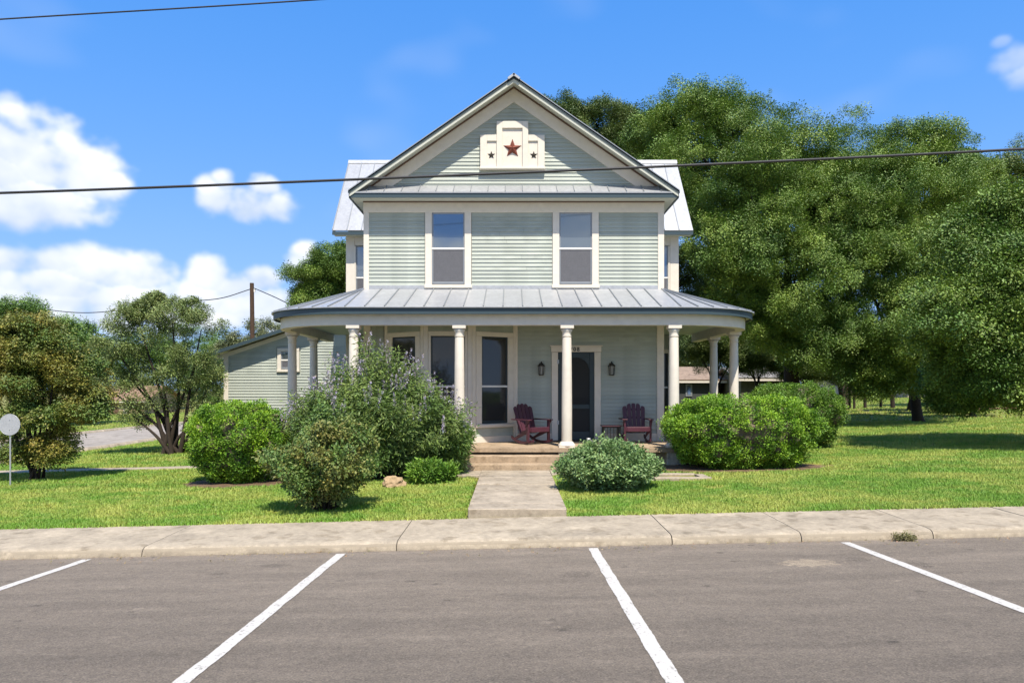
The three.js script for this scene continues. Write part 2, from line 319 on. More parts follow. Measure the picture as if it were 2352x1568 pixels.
// ---------------------------------------------------------------- the house
const WALL = 18.64, HX0 = -3.63, HX1 = 3.72, HC = 0.045, FLOOR = 0.66, WING = 22.9, WX0 = -4.97, WX1 = 4.99;
const house = thing('house', 'two-storey sage green clapboard farmhouse with star gable and rounded wraparound porch', 'house', HC, 0.22, WALL);
const HO = new THREE.Vector3(HC, 0.22, -WALL);
const hp = (name, g, m, parent = house) => mesh(name, g, m, parent, HO);
// siding boards: one shared profile with two laps, stretched to each board's length
const BH = 0.092;
const boardGeo = (() => {
  const s = new THREE.Shape([[0.012, 0], [-0.024, 0], [-0.012, 0.046], [-0.008, 0.049], [-0.013, 0.052], [-0.003, 0.088], [-0.003, BH], [0.012, BH]].map(p => new THREE.Vector2(...p)));
  return uvm(new THREE.ExtrudeGeometry(s, { depth: 1, bevelEnabled: false }).rotateY(Math.PI / 2), 0.7);   // length along x from 0 to 1, outward along +z
})();
let boardSeed = rng(61);
function board(parent, x, y, z, len, sy = 1) {            // in the parent's own axes
  const o = shadow(new THREE.Mesh(boardGeo, M.siding[Math.floor(boardSeed() * 5)])); o.name = 'board';
  o.position.set(x, y, z + (boardSeed() - 0.5) * 0.003); o.scale.set(len, sy, 1); parent.add(o); return o;
}
function boards(parent, x0, x1, y0, y1, d, flip) {        // world x and y, on the wall that faces the street at depth d
  const n = Math.max(1, Math.round((y1 - y0) / BH)), h = (y1 - y0) / n;
  for (let i = 0; i < n; i++) {
    const cut = x1 - x0 > 1.9 && boardSeed() < 0.4 ? x0 + (x1 - x0) * (0.25 + 0.5 * boardSeed()) : 0, y = y0 + i * h - HO.y;   // some boards are pieced
    board(parent, x0 - HO.x, y, -d - HO.z, (cut || x1) - x0, h / BH); if (cut) board(parent, cut + 0.003 - HO.x, y, -d - HO.z, x1 - cut - 0.003, h / BH);
  }
}
// openings of the front wall: upper windows, lower door; the bay stands before the rest
const frontWall = sub('front_wall', house);
hp('wall_core', box(HX0 + 0.03, HX1 - 0.03, 0.3, 6.55, WALL + 0.03, WALL + 0.16), M.inside, frontWall);
const UY0 = 4.47, UY1 = 6.25;
boards(frontWall, -3.50, -2.135, UY0, UY1, WALL); boards(frontWall, -0.985, 0.985, UY0, UY1, WALL); boards(frontWall, 2.13, 3.57, UY0, UY1, WALL);
const LOW0 = 0.86, LOW1 = 3.56;
boards(frontWall, 0.14, 0.965, LOW0, 3.0, WALL); boards(frontWall, 2.175, 3.545, LOW0, 3.0, WALL); boards(frontWall, 0.14, 3.545, 3.0, LOW1, WALL);
boards(frontWall, -3.46, -3.14, LOW0, LOW1, WALL);
const trimBox = (x0, x1, y0, y1, z = 0.03, m = M.trim, parent = frontWall, name = 'trim_board', d = WALL) => hp(name, chamfer(x0, x1, y0, y1, -d - 0.01, -d + z, 0.006), m, parent);
trimBox(HX0, -3.50, 4.36, 6.25, 0.034, M.trim, frontWall, 'corner_board'); trimBox(3.57, HX1, 4.36, 6.25, 0.034, M.trim, frontWall, 'corner_board');
trimBox(HX0, -3.46, FLOOR, 3.56, 0.034, M.trim, frontWall, 'corner_board'); trimBox(3.545, HX1, FLOOR, 3.56, 0.034, M.trim, frontWall, 'corner_board');
trimBox(HX0 - 0.004, HX1 + 0.004, 6.25, 6.53, 0.042, M.trim, frontWall, 'frieze_board');
trimBox(HX0 - 0.002, HX1 + 0.002, 6.488, 6.512, 0.075, M.brown, frontWall, 'bed_moulding');
trimBox(-3.5, 3.57, 4.375, 4.47, 0.03, M.metal[2], frontWall, 'flashing');
trimBox(0.14, 0.965, FLOOR, 0.855, 0.026, M.trim, frontWall, 'baseboard'); trimBox(2.175, 3.545, FLOOR, 0.855, 0.026, M.trim, frontWall, 'baseboard');
trimBox(0.10, 0.14, FLOOR, 3.56, 0.05, M.trim, frontWall, 'corner_board');

// a double-hung window in a group turned to its wall: x along the wall, z outward
function sashWindow(parent, w, h, { casing = 0.15, head = 0, sill = true, railAt = 0.5, lower = 'screen' } = {}) {
  const add = (name, g, m) => mesh(name, g, m, parent), dark = lower === 'screen' ? M.seam : M.door;
  add('casing', chamfer(-w / 2 - casing, -w / 2, -0.02, h + (head ? -0.002 : 0), -0.02, 0.042, 0.006), M.trim);
  add('casing', chamfer(w / 2, w / 2 + casing, -0.02, h + (head ? -0.002 : 0), -0.02, 0.042, 0.006), M.trim);
  if (head) add('head_casing', chamfer(-w / 2 - casing, w / 2 + casing, h, h + head, -0.02, 0.046, 0.006), M.trim);
  if (sill) add('sill', chamfer(-w / 2 - casing - 0.015, w / 2 + casing + 0.015, -0.10, -0.022, -0.02, 0.075, 0.008), M.trim);
  const rail = h * railAt, f = 0.034;
  add('upper_sash_frame', mergeGeometries([chamfer(-w / 2, -w / 2 + f, rail, h, -0.02, 0.010, 0.004), chamfer(w / 2 - f, w / 2, rail, h, -0.02, 0.010, 0.004), chamfer(-w / 2 + f, w / 2 - f, h - f, h, -0.02, 0.010, 0.004)]), dark);
  add('meeting_rail', chamfer(-w / 2, w / 2, rail - 0.022, rail + 0.024, -0.02, 0.018, 0.004), M.sash);
  add('lower_sash_frame', mergeGeometries([chamfer(-w / 2, -w / 2 + f, 0, rail - 0.024, -0.02, 0.006, 0.004), chamfer(w / 2 - f, w / 2, 0, rail - 0.024, -0.02, 0.006, 0.004), chamfer(-w / 2 + f, w / 2 - f, 0, 0.06, -0.02, 0.006, 0.004)]), dark);
  const gl = lower === 'screen' ? M.glass : M.darkglass;
  add('pane', uvm(new THREE.BoxGeometry(w - f, h - rail, 0.006).translate(0, (h + rail) / 2, -0.008), 1), gl);
  if (lower === 'screen') add('insect_screen', uvm(new THREE.BoxGeometry(w - f, rail, 0.004).translate(0, rail / 2, 0.0), 1), M.screen);
  else add('pane', uvm(new THREE.BoxGeometry(w - f, rail, 0.006).translate(0, rail / 2, -0.011), 1), gl);
}
function windowAt(x, y, d, w, h, o, turn = 0) { const g = sub('window', house); g.position.set(x - HO.x, y - HO.y, -d - HO.z); g.rotation.y = turn; sashWindow(g, w, h, o); return g; }
// window openings are cut as gaps between boards; the core shows behind, so the sashes stand before it
for (const x of [-1.56, 1.557]) windowAt(x, 4.50, WALL, 0.80, 1.75, { casing: 0.165, railAt: 0.495 });

// gable
const gable = sub('gable_wall', house), PEAK = 9.37, RK = 0.692, RD = 18.16;
const rakeY = (x, off = 0) => PEAK - off - Math.abs(x - HC) * RK;
hp('wall_core', (() => { const s = new THREE.Shape([[HC - 3.6, 6.56], [HC + 3.6, 6.56], [HC, 9.05]].map(p => new THREE.Vector2(...p))); return uvm(new THREE.ExtrudeGeometry(s, { depth: 0.1, bevelEnabled: false }).translate(0, 0, -WALL - 0.14)); })(), M.inside, gable);
for (let y = 6.86; y < 8.95; y += BH) { const hw = (9.25 - y - BH) / RK - 0.05; if (hw > 0.05) board(gable, -hw, y - HO.y, -WALL - HO.z, 2 * hw); }
for (const s of [-1, 1]) {
  const strip = (o0, o1, z0, z1, name, m, x1 = 3.85) => {  // a board that runs up the rake between two drops below the roof line
    const sh = new THREE.Shape([[HC, PEAK - o0], [HC + s * x1, PEAK - o0 - x1 * RK], [HC + s * x1, PEAK - o1 - x1 * RK], [HC, PEAK - o1]].map(p => new THREE.Vector2(...p)));
    hp(name, uvm(new THREE.ExtrudeGeometry(sh, { depth: z1 - z0, bevelEnabled: false }).translate(0, 0, z0), 0.5), m, gable);
  };
  strip(0.10, 0.43, -WALL - 0.01, -WALL + 0.045, 'rake_board', M.trim, 3.55);
  strip(0.055, 0.10, -WALL + 0.0, -WALL + 0.07, 'rake_moulding', M.brown, 3.62);
  strip(0.035, 0.053, -WALL + 0.01, -RD - 0.012, 'rake_soffit', M.soffit);
  strip(0.03, 0.135, -RD - 0.01, -RD + 0.022, 'rake_fascia', M.soffit, 3.92);
  strip(-0.015, 0.045, -RD + 0.024, -RD + 0.045, 'drip_edge', M.slate, 3.95);
}
// main roof: standing-seam panels on both slopes
const mainRoof = sub('main_roof', house);
for (const s of [-1, 1]) {
  const n = 16, e = 3.95, yb = PEAK - e * RK;
  for (let i = 0; i < n; i++) {
    const d0 = lerp(RD - 0.045, 25.6, i / n), d1 = lerp(RD - 0.045, 25.6, (i + 1) / n) - 0.004;
    const a = V(HC, PEAK + 0.012, d0), b = V(HC + s * e, yb + 0.012, d0), c = V(HC + s * e, yb + 0.012, d1), d = V(HC, PEAK + 0.012, d1);
    hp('roof_panel', s > 0 ? quadSlab(a, b, c, d, 0.03) : quadSlab(d, c, b, a, 0.03), M.metal[i % 3], mainRoof);
    hp('roof_seam', s > 0 ? quadSlab(V(HC, PEAK + 0.04, d0), V(HC + s * e, yb + 0.04, d0), V(HC + s * e, yb + 0.04, d0 + 0.025), V(HC, PEAK + 0.04, d0 + 0.025), 0.03) : quadSlab(V(HC, PEAK + 0.04, d0 + 0.025), V(HC + s * e, yb + 0.04, d0 + 0.025), V(HC + s * e, yb + 0.04, d0), V(HC, PEAK + 0.04, d0), 0.03), M.seam, mainRoof);
  }
  // box eave along the side of the front block
  hp('eave_soffit', box(s > 0 ? HX1 : HC - 3.9, s > 0 ? HC + 3.9 : HX0, 6.51, 6.54, 18.2, 22.8), M.soffit, mainRoof);
  hp('eave_fascia', box(s > 0 ? HC + 3.9 : HC - 3.94, s > 0 ? HC + 3.94 : HC - 3.9, 6.49, 6.62, 18.16, 22.8), M.slate, mainRoof);
  hp('ridge_cap', s > 0 ? quadSlab(V(HC, PEAK + 0.065, RD - 0.1), V(HC + 0.15, PEAK - 0.045, RD - 0.1), V(HC + 0.15, PEAK - 0.045, 25.4), V(HC, PEAK + 0.065, 25.4), 0.05) : quadSlab(V(HC, PEAK + 0.065, 25.4), V(HC - 0.15, PEAK - 0.045, 25.4), V(HC - 0.15, PEAK - 0.045, RD - 0.1), V(HC, PEAK + 0.065, RD - 0.1), 0.05), M.metal[2], mainRoof);
}
// the pent roof that closes the gable's foot
const pent = sub('pent_roof', house), PE = 18.16, PX0 = HC - 3.93, PX1 = HC + 3.93;
hp('pent_soffit', box(PX0 + 0.03, PX1 - 0.03, 6.515, 6.54, PE + 0.03, WALL - 0.04), M.soffit, pent);
hp('pent_fascia', box(PX0, PX1, 6.50, 6.605, PE, PE + 0.028), M.slate, pent);
hp('pent_gutter_lip', box(PX0 - 0.01, PX1 + 0.01, 6.606, 6.63, PE - 0.02, PE + 0.03), M.metal[0], pent);
{
  const n = 19;
  for (let i = 0; i < n; i++) {
    const x0 = lerp(PX0, PX1, i / n), x1 = lerp(PX0, PX1, (i + 1) / n) - 0.003, in0 = clamp(x0, HC - 3.55, HC + 3.55), in1 = clamp(x1, HC - 3.55, HC + 3.55);
    hp('roof_panel', quadSlab(V(x0, 6.632, PE - 0.02), V(x1, 6.632, PE - 0.02), V(in1, 6.90, WALL - 0.03), V(in0, 6.90, WALL - 0.03), 0.02), M.metal[i % 3], pent);
    if (i) hp('roof_seam', quadSlab(V(x0 - 0.009, 6.658, PE - 0.02), V(x0 + 0.009, 6.658, PE - 0.02), V(in0 + 0.009, 6.926, WALL - 0.03), V(in0 - 0.009, 6.926, WALL - 0.03), 0.024), M.seam, pent);
  }
}
// stepped panel that carries the stars
const panel = sub('gable_panel', house);
{
  const c = 0.01, zf = -WALL + 0.09, y0 = 7.33, lo = 8.12, hi = 8.45, wo = 0.785, wi = 0.385;
  const out = new THREE.Shape([[c - wo, y0], [c + wo, y0], [c + wo, lo], [c + wi, lo], [c + wi, hi], [c - wi, hi], [c - wi, lo], [c - wo, lo]].map(p => new THREE.Vector2(...p)));
  hp('backing', uvm(new THREE.ExtrudeGeometry(out, { depth: 0.07, bevelEnabled: false }).translate(0, 0, -WALL + 0.005), 0.5), M.trim, panel);
  const fr = (x0, x1, ya, yb, t = 0.045) => hp('frame_board', chamfer(c + x0, c + x1, ya, yb, -WALL + 0.074, -WALL + 0.074 + t, 0.006), M.trim, panel);
  fr(-wi, -0.245, y0 + 0.005, hi); fr(0.245, wi, y0 + 0.005, hi); fr(-0.245, 0.245, hi - 0.17, hi);
  for (const s of [-1, 1]) { const o = (a, b) => s < 0 ? [-b, -a] : [a, b]; fr(...o(0.62, wo), y0 + 0.005, lo, 0.035); fr(...o(wi, 0.62), lo - 0.15, lo, 0.035); }
  hp('ledge', chamfer(c - wo - 0.015, c + wo + 0.015, y0 - 0.05, y0 + 0.0, -WALL, -WALL + 0.15, 0.008), M.trim, panel);
}
// the cross wing behind
const wing = sub('cross_wing', house);
hp('wing_wall', box(WX0, WX1, 0.3, 6.55, WING + 0.02, 26.6), M.siding[0], wing);
hp('corner_board', chamfer(WX0 - 0.02, WX0 + 0.24, 0.3, 6.52, -WING - 0.02, -WING + 0.03, 0.006), M.trim, wing);
hp('corner_board', chamfer(WX1 - 0.24, WX1 + 0.02, 0.3, 6.52, -WING - 0.02, -WING + 0.03, 0.006), M.trim, wing);
hp('frieze_board', chamfer(WX0 + 0.245, HX0, 6.24, 6.52, -WING - 0.02, -WING + 0.032, 0.006), M.trim, wing);
hp('frieze_board', chamfer(HX1, WX1 - 0.245, 6.24, 6.52, -WING - 0.02, -WING + 0.032, 0.006), M.trim, wing);
for (const [x, y, h] of [[-4.29, 4.42, 1.80], [4.29, 4.42, 1.80]]) windowAt(x, y, WING, 0.8, h, { casing: 0.05, railAt: 0.47 });
for (const x of [-4.29, 4.29]) windowAt(x, 0.95, WING, 0.8, 2.05, { casing: 0.08, head: 0.12, railAt: 0.5, lower: 'glass' });
{
  const e = 22.42, ye = 6.60, r = 24.72, yr = 9.31, x0 = -5.3, x1 = 5.34, n = 25;
  for (let i = 0; i < n; i++) {
    const a = lerp(x0, x1, i / n), b = lerp(x0, x1, (i + 1) / n) - 0.003;
    hp('roof_panel', quadSlab(V(a, ye, e), V(b, ye, e), V(b, yr, r), V(a, yr, r), 0.03), M.metal[(i * 2) % 3], wing);
    hp('roof_seam', quadSlab(V(a, ye + 0.03, e - 0.005), V(a + 0.024, ye + 0.03, e - 0.005), V(a + 0.024, yr + 0.03, r), V(a, yr + 0.03, r), 0.03), M.seam, wing);
  }
  hp('back_slope', quadSlab(V(x1, ye, 2 * r - e), V(x0, ye, 2 * r - e), V(x0, yr, r + 0.004), V(x1, yr, r + 0.004), 0.03), M.metal[1], wing);
  hp('ridge_cap', quadSlab(V(x0 - 0.01, yr - 0.09, r - 0.1), V(x1 + 0.01, yr - 0.09, r - 0.1), V(x1 + 0.01, yr + 0.045, r), V(x0 - 0.01, yr + 0.045, r), 0.012), M.metal[2], wing);
  hp('eave_fascia', box(x0, x1, ye - 0.13, ye - 0.034, e + 0.01, e + 0.04), M.slate, wing);
  hp('eave_soffit', box(x0, x1, 6.50, 6.53, e + 0.045, WING - 0.03), M.soffit, wing);
  for (const x of [x0 + 0.02, x1 - 0.05]) hp('rake_fascia', quadSlab(V(x, ye - 0.035, e + 0.02), V(x + 0.03, ye - 0.035, e + 0.02), V(x + 0.03, yr - 0.035, r), V(x, yr - 0.035, r), 0.12), M.slate, wing);
  for (const x of [WX0, WX1 - 0.05]) { const s = new THREE.Shape([[WING + 0.03, 6.5], [26.6, 6.5], [r, yr - 0.2]].map(p => new THREE.Vector2(...p))); hp('gable_end', new THREE.ExtrudeGeometry(s, { depth: 0.05, bevelEnabled: false }).rotateY(Math.PI / 2).translate(x, 0, 0), M.siding[1], wing); }
}
// sides of the front block
for (const [x, s] of [[HX0, -1], [HX1, 1]]) {
  const g = [], n = Math.round((6.5 - 0.5) / BH);
  for (let i = 0; i < n; i++) { const b = boardGeo.clone().scale(WING - WALL - 0.04, 1, 1); b.rotateY(s * Math.PI / 2); b.translate(x - s * 0.02, 0.5 + i * BH, s > 0 ? -WALL - 0.02 : -WING + 0.02); g.push(b); }
  hp('side_siding', mergeGeometries(g), M.siding[1]).userData.kind = 'stuff';
}
// porch: front straight, corners round, sides back to the wing
const porchX0 = -3.62, porchX1 = 3.66;
function outline(R, back = WING, n = 20) {
  const p = [[porchX0 - R, back]];
  for (let i = 0; i <= n; i++) { const a = Math.PI / 2 * i / n; p.push([porchX0 - R * Math.cos(a), WALL - R * Math.sin(a)]); }
  for (let i = 0; i <= n; i++) { const a = Math.PI / 2 * (1 - i / n); p.push([porchX1 + R * Math.cos(a), WALL - R * Math.sin(a)]); }
  p.push([porchX1 + R, back]);
  return p;
}
function ring(R1, R0_, y0, y1, back = WING) {
  const s = new THREE.Shape([...outline(R1, back), ...outline(R0_, back).reverse()].map(p => new THREE.Vector2(...p)));
  return uvm(toCreasedNormals(new THREE.ExtrudeGeometry(s, { depth: y1 - y0, bevelEnabled: false }).rotateX(-Math.PI / 2).translate(0, y0, 0), 0.5), 0.4);
}
const porch = sub('porch', house), RC = 1.85, RE = 2.125;
hp('porch_floor', ring(2.12, 0.02, FLOOR - 0.09, FLOOR), M.step, porch);
hp('porch_skirt', ring(1.92, 1.8, 0.02, FLOOR - 0.092), M.skirt, porch);
hp('porch_beam', ring(RC + 0.11, RC - 0.11, 3.34, 3.585), M.trim, porch);
hp('beam_cap', ring(RC + 0.13, RC - 0.12, 3.587, 3.612), M.brown, porch);
hp('porch_ceiling', ring(RC - 0.115, 0.03, 3.56, 3.58), M.ceiling, porch);
hp('eave_soffit', ring(RE - 0.04, RC + 0.135, 3.613, 3.628), M.soffit, porch);
hp('eave_fascia', ring(RE, RE - 0.035, 3.565, 3.70), M.slate, porch);
hp('gutter_lip', ring(RE + 0.045, RE - 0.03, 3.702, 3.716), M.metal[0], porch);
const porchRoof = sub('porch_roof', house);
{
  const EY = 3.72, TY = 4.385, ev = [], R = RE + 0.045, sideN = 10, arcN = 9, frontN = 17;
  for (let i = 0; i <= sideN; i++) { const d = lerp(WING, WALL, i / sideN); ev.push([porchX0 - R, d, porchX0 - 0.0, d]); }
  for (let i = 1; i <= arcN; i++) { const a = Math.PI / 2 * i / arcN; ev.push([porchX0 - R * Math.cos(a), WALL - R * Math.sin(a), porchX0, WALL]); }
  for (let i = 1; i <= frontN; i++) { const x = lerp(porchX0, porchX1, i / frontN); ev.push([x, WALL - R, x, WALL]); }
  for (let i = 1; i <= arcN; i++) { const a = Math.PI / 2 * (1 - i / arcN); ev.push([porchX1 + R * Math.cos(a), WALL - R * Math.sin(a), porchX1, WALL]); }
  for (let i = 1; i <= sideN; i++) { const d = lerp(WALL, WING, i / sideN); ev.push([porchX1 + R, d, porchX1, d]); }
  for (let i = 0; i + 1 < ev.length; i++) {
    const [ax, ad, bx, bd] = ev[i], [cx, cd, ex, ed] = ev[i + 1], arc = bx === ex && bd === ed;
    // each pan is a strip; in the round corners it is cut into three so that it follows the curve
    hp('roof_panel', quadSlab(V(ax, EY, ad), V(cx, EY, cd), V(ex + (arc ? 0.004 : 0), TY, ed), V(bx, TY, bd), 0.02), M.metal[(i * 2 + (i % 4 === 0)) % 3], porchRoof);
    const A = V(ax, EY + 0.028, ad), B = V(bx, TY + 0.028, bd), t = new THREE.Vector3(cx - ax, 0, -(cd - ad)).normalize().multiplyScalar(0.0105);
    hp('roof_seam', quadSlab(A.clone().sub(t), A.clone().add(t), B.clone().add(t), B.clone().sub(t), 0.03), M.seam, porchRoof);
  }
}
// columns
const shaftGeo = uvm(new THREE.LatheGeometry([[0.0, 0.10], [0.114, 0.10], [0.1155, 0.8], [0.111, 1.5], [0.1, 2.42], [0.0, 2.42]].map(p => new THREE.Vector2(...p)), 28), 0.5);
const capGeo = mergeGeometries([new THREE.LatheGeometry([[0.0, 2.42], [0.101, 2.42], [0.111, 2.44], [0.101, 2.46], [0.101, 2.53], [0.118, 2.55], [0.138, 2.61], [0, 2.61]].map(p => new THREE.Vector2(...p)), 28), new THREE.BoxGeometry(0.29, 0.072, 0.29).translate(0, 2.645, 0)]);
const baseGeo = mergeGeometries([new THREE.LatheGeometry([[0, 0.1], [0.124, 0.125], [0.135, 0.12], [0.165, 0.08], [0.19, 0.05], [0.19, 0.02], [0, 0.02]].reverse().map(p => new THREE.Vector2(...p)), 28), new THREE.BoxGeometry(0.36, 0.03, 0.36).translate(0, 0.012, 0)]);
const colSpots = [[-3.49, 16.79], [-1.16, 16.79], [1.209, 16.79], [3.57, 16.79], [porchX1 + RC, 18.9], [porchX1 + RC, 20.8], [porchX0 - RC, 18.95], [porchX0 - RC, 21.0]];
for (const [x, d] of colSpots) {
  const c = sub('column', house); c.position.set(x - HO.x, FLOOR - HO.y, -d - HO.z);
  mesh('shaft', shaftGeo, M.trim, c); mesh('capital', capGeo, M.trim, c); mesh('column_base', baseGeo, M.trim, c);
  const dx = x < porchX0 ? -0.02 : x > porchX1 ? 0.02 : 0, k = (d < 17 ? 0.05 : 0);
  hp('pier', uvm(chamfer(x - 0.2 + dx * 3, x + 0.2 + dx * 3, 0.05, FLOOR - 0.095, -d - 0.2 + k, -d + 0.2 + k, 0.015), 0.5), M.whitestone, porch);
}
// steps
const steps = sub('porch_steps', house);
hp('step', uvm(chamfer(-1.0, 1.06, 0.05, 0.515, -16.60, -16.20, 0.014), 0.5), M.step, steps);
hp('step', uvm(chamfer(-1.0, 1.06, 0.05, 0.37, -16.195, -15.885, 0.014), 0.5), M.step, steps);
hp('cheek_wall', uvm(chamfer(-1.15, -1.01, 0.05, 0.50, -16.6, -16.25, 0.012), 0.5), M.skirt, steps);
hp('cheek_wall', uvm(chamfer(1.07, 1.16, 0.05, 0.50, -16.6, -16.3, 0.012), 0.5), M.skirt, steps);
// bay window
{
  const P = [[-3.10, WALL], [-2.07, 17.95], [-0.95, 17.95], [0.10, WALL]];
  const capS = new THREE.Shape(P.map(p => new THREE.Vector2(p[0], p[1] + (p[1] === WALL ? 0.04 : 0.06))));
  hp('bay_core', new THREE.ExtrudeGeometry(capS, { depth: 2.9, bevelEnabled: false }).rotateX(-Math.PI / 2).translate(0, FLOOR, 0), M.inside);
  for (let k = 0; k < 3; k++) {
    const [ax, ad] = P[k], [bx, bd] = P[k + 1], L = Math.hypot(bx - ax, bd - ad), g = sub('bay_wall', house);
    g.position.set((ax + bx) / 2 - HO.x, FLOOR - HO.y, -(ad + bd) / 2 - HO.z); g.rotation.y = Math.atan2(bd - ad, bx - ax);
    const w = k === 1 ? 0.80 : 0.74, add = (n, q, m) => mesh(n, q, m, g), h = L / 2 + 0.005;
    for (let i = 0; i < 2; i++) board(g, -h + 0.1, 0.155 + i * 0.115, 0.0, 2 * h - 0.2, 0.115 / BH);
    for (let i = 0; i < 3; i++) board(g, -h, 2.645 + i * 0.085, 0.0, 2 * h, 0.085 / BH);
    add('baseboard', chamfer(-h, h, 0, 0.15, -0.02, 0.028, 0.006), M.trim);
    add('bay_panel', chamfer(-h, h, 0.385, 0.45, -0.05, 0.03, 0.006), M.trim);
    add('corner_board', chamfer(-h, -h + 0.1, 0.15, 2.9, -0.03, 0.036, 0.006), M.trim);
    add('corner_board', chamfer(h - 0.1, h, 0.15, 2.9, -0.03, 0.036, 0.006), M.trim);
    const wg = sub('window', house); wg.position.copy(g.position); wg.position.y += 0.46; wg.rotation.y = g.rotation.y;
    sashWindow(wg, w, 2.07, { casing: (L - w) / 2 - 0.1, head: 0.11, railAt: 0.425, lower: 'glass' });
  }
}
// the front door: casing, screen door, mesh, numerals
const door = sub('screen_door', house);
{
  const z = -WALL, a = (n, x0, x1, y0, y1, z0, z1, m) => hp(n, chamfer(x0, x1, y0, y1, z + z0, z + z1, 0.006), m, door);
  a('casing', 0.968, 1.125, FLOOR, 2.835, -0.01, 0.045, M.trim); a('casing', 2.015, 2.172, FLOOR, 2.835, -0.01, 0.045, M.trim);
  a('head_casing', 0.955, 2.185, 2.84, 2.975, -0.01, 0.05, M.trim); a('head_cap', 0.93, 2.21, 2.978, 3.005, -0.01, 0.075, M.trim);
  a('threshold', 1.0, 2.14, FLOOR, FLOOR + 0.025, 0.0, 0.14, M.brown);
  a('door_stile', 1.13, 1.245, FLOOR + 0.03, 2.83, -0.005, 0.03, M.door); a('door_stile', 1.895, 2.01, FLOOR + 0.03, 2.83, -0.005, 0.03, M.door);
  a('door_rail', 1.247, 1.893, 2.70, 2.83, -0.005, 0.03, M.door); a('door_rail', 1.247, 1.893, 1.45, 1.56, -0.005, 0.03, M.door); a('door_rail', 1.247, 1.893, FLOOR + 0.03, FLOOR + 0.24, -0.005, 0.03, M.door);
  a('door_mesh', 1.245, 1.895, 0.9, 2.7, 0.0, 0.006, M.mesh);
  for (const s of [0, 1]) { const x = s ? 1.893 : 1.247, q = s ? -1 : 1, sh = new THREE.Shape(); sh.moveTo(x, 2.7); sh.lineTo(x + q * 0.26, 2.7); sh.quadraticCurveTo(x + q * 0.05, 2.65, x, 2.42); hp('corner_bracket', new THREE.ExtrudeGeometry(sh, { depth: 0.018, bevelEnabled: false }).translate(0, 0, z + 0.008), M.door, door); }
  for (let i = 0; i < 3; i++) a('door_spindle', 1.27, 1.87, 1.60 + i * 0.05, 1.612 + i * 0.05, 0.008, 0.022, M.door);
  for (const y of [1.07, 2.55]) a('hinge', 1.10, 1.15, y, y + 0.10, 0.046, 0.056, M.galv);
  const font = await new FontLoader().loadAsync('fonts/droid/droid_sans_bold.typeface.json');
  '708'.split('').forEach((ch, i) => { const g = new TextGeometry(ch, { font, size: 0.095, depth: 0.012, curveSegments: 4 }); g.translate(1.405 + i * 0.088, 2.86, z + 0.051); hp('house_numeral', g, M.bronze, door); });
}
// side annex with a lean-to roof
const annex = sub('side_annex', house), AW = 25.0;
{
  const x0 = -9.44, x1 = -5.0, topAt = x => 3.12 + (x + 9.66) * 0.335;
  const s = new THREE.Shape([[x0, 0], [x1, 0], [x1, topAt(x1) - 0.1], [x0, topAt(x0) - 0.1]].map(p => new THREE.Vector2(...p)));
  hp('annex_wall', uvm(new THREE.ExtrudeGeometry(s, { depth: 4, bevelEnabled: false }).translate(0, 0, -AW - 4.02), 0.5), M.siding[0], annex);
  for (let y = 0.3; y < 4.5; y += BH) {
    const xa = Math.max(x0 + 0.12, (y + BH + 0.14 - 3.12) / 0.335 - 9.66);
    if (xa > x1 - 0.3) break;
    if (y + BH > 2.5 && y < 3.25 && xa < -7.8) { board(annex, xa - HO.x, y - HO.y, -AW - HO.z, -7.74 - xa); board(annex, -6.94 - HO.x, y - HO.y, -AW - HO.z, x1 + 6.94); }
    else board(annex, xa - HO.x, y - HO.y, -AW - HO.z, x1 - xa);
  }
  hp('corner_board', chamfer(x0 - 0.02, x0 + 0.13, 0.0, topAt(x0) - 0.11, -AW - 0.01, -AW + 0.035, 0.006), M.trim, annex);
  const e = x => V(x, topAt(x), AW - 0.4), b = x => V(x, topAt(x), AW + 4.3);
  hp('annex_roof', quadSlab(e(-9.7), e(-4.95), b(-4.95), b(-9.7), 0.04), M.metal[1], annex);
  const f = (dy0, dy1, dd0, dd1, n, m) => hp(n, uvm(new THREE.ExtrudeGeometry(new THREE.Shape([[-9.72, topAt(-9.72) - dy0], [-4.95, topAt(-4.95) - dy0], [-4.95, topAt(-4.95) - dy1], [-9.72, topAt(-9.72) - dy1]].map(p => new THREE.Vector2(...p))), { depth: dd1 - dd0, bevelEnabled: false }).translate(0, 0, -AW + dd0), 0.5), m, annex);
  f(-0.01, 0.10, 0.4, 0.43, 'rake_fascia', M.slate); f(0.045, 0.06, 0.03, 0.398, 'rake_soffit', M.soffit); f(0.10, 0.24, -0.01, 0.03, 'rake_board', M.trim);
  const w = sub('window', house); w.position.set(-7.34 - HO.x, 2.58 - HO.y, -AW - HO.z); sashWindow(w, 0.48, 0.58, { casing: 0.12, head: 0.1 });
}
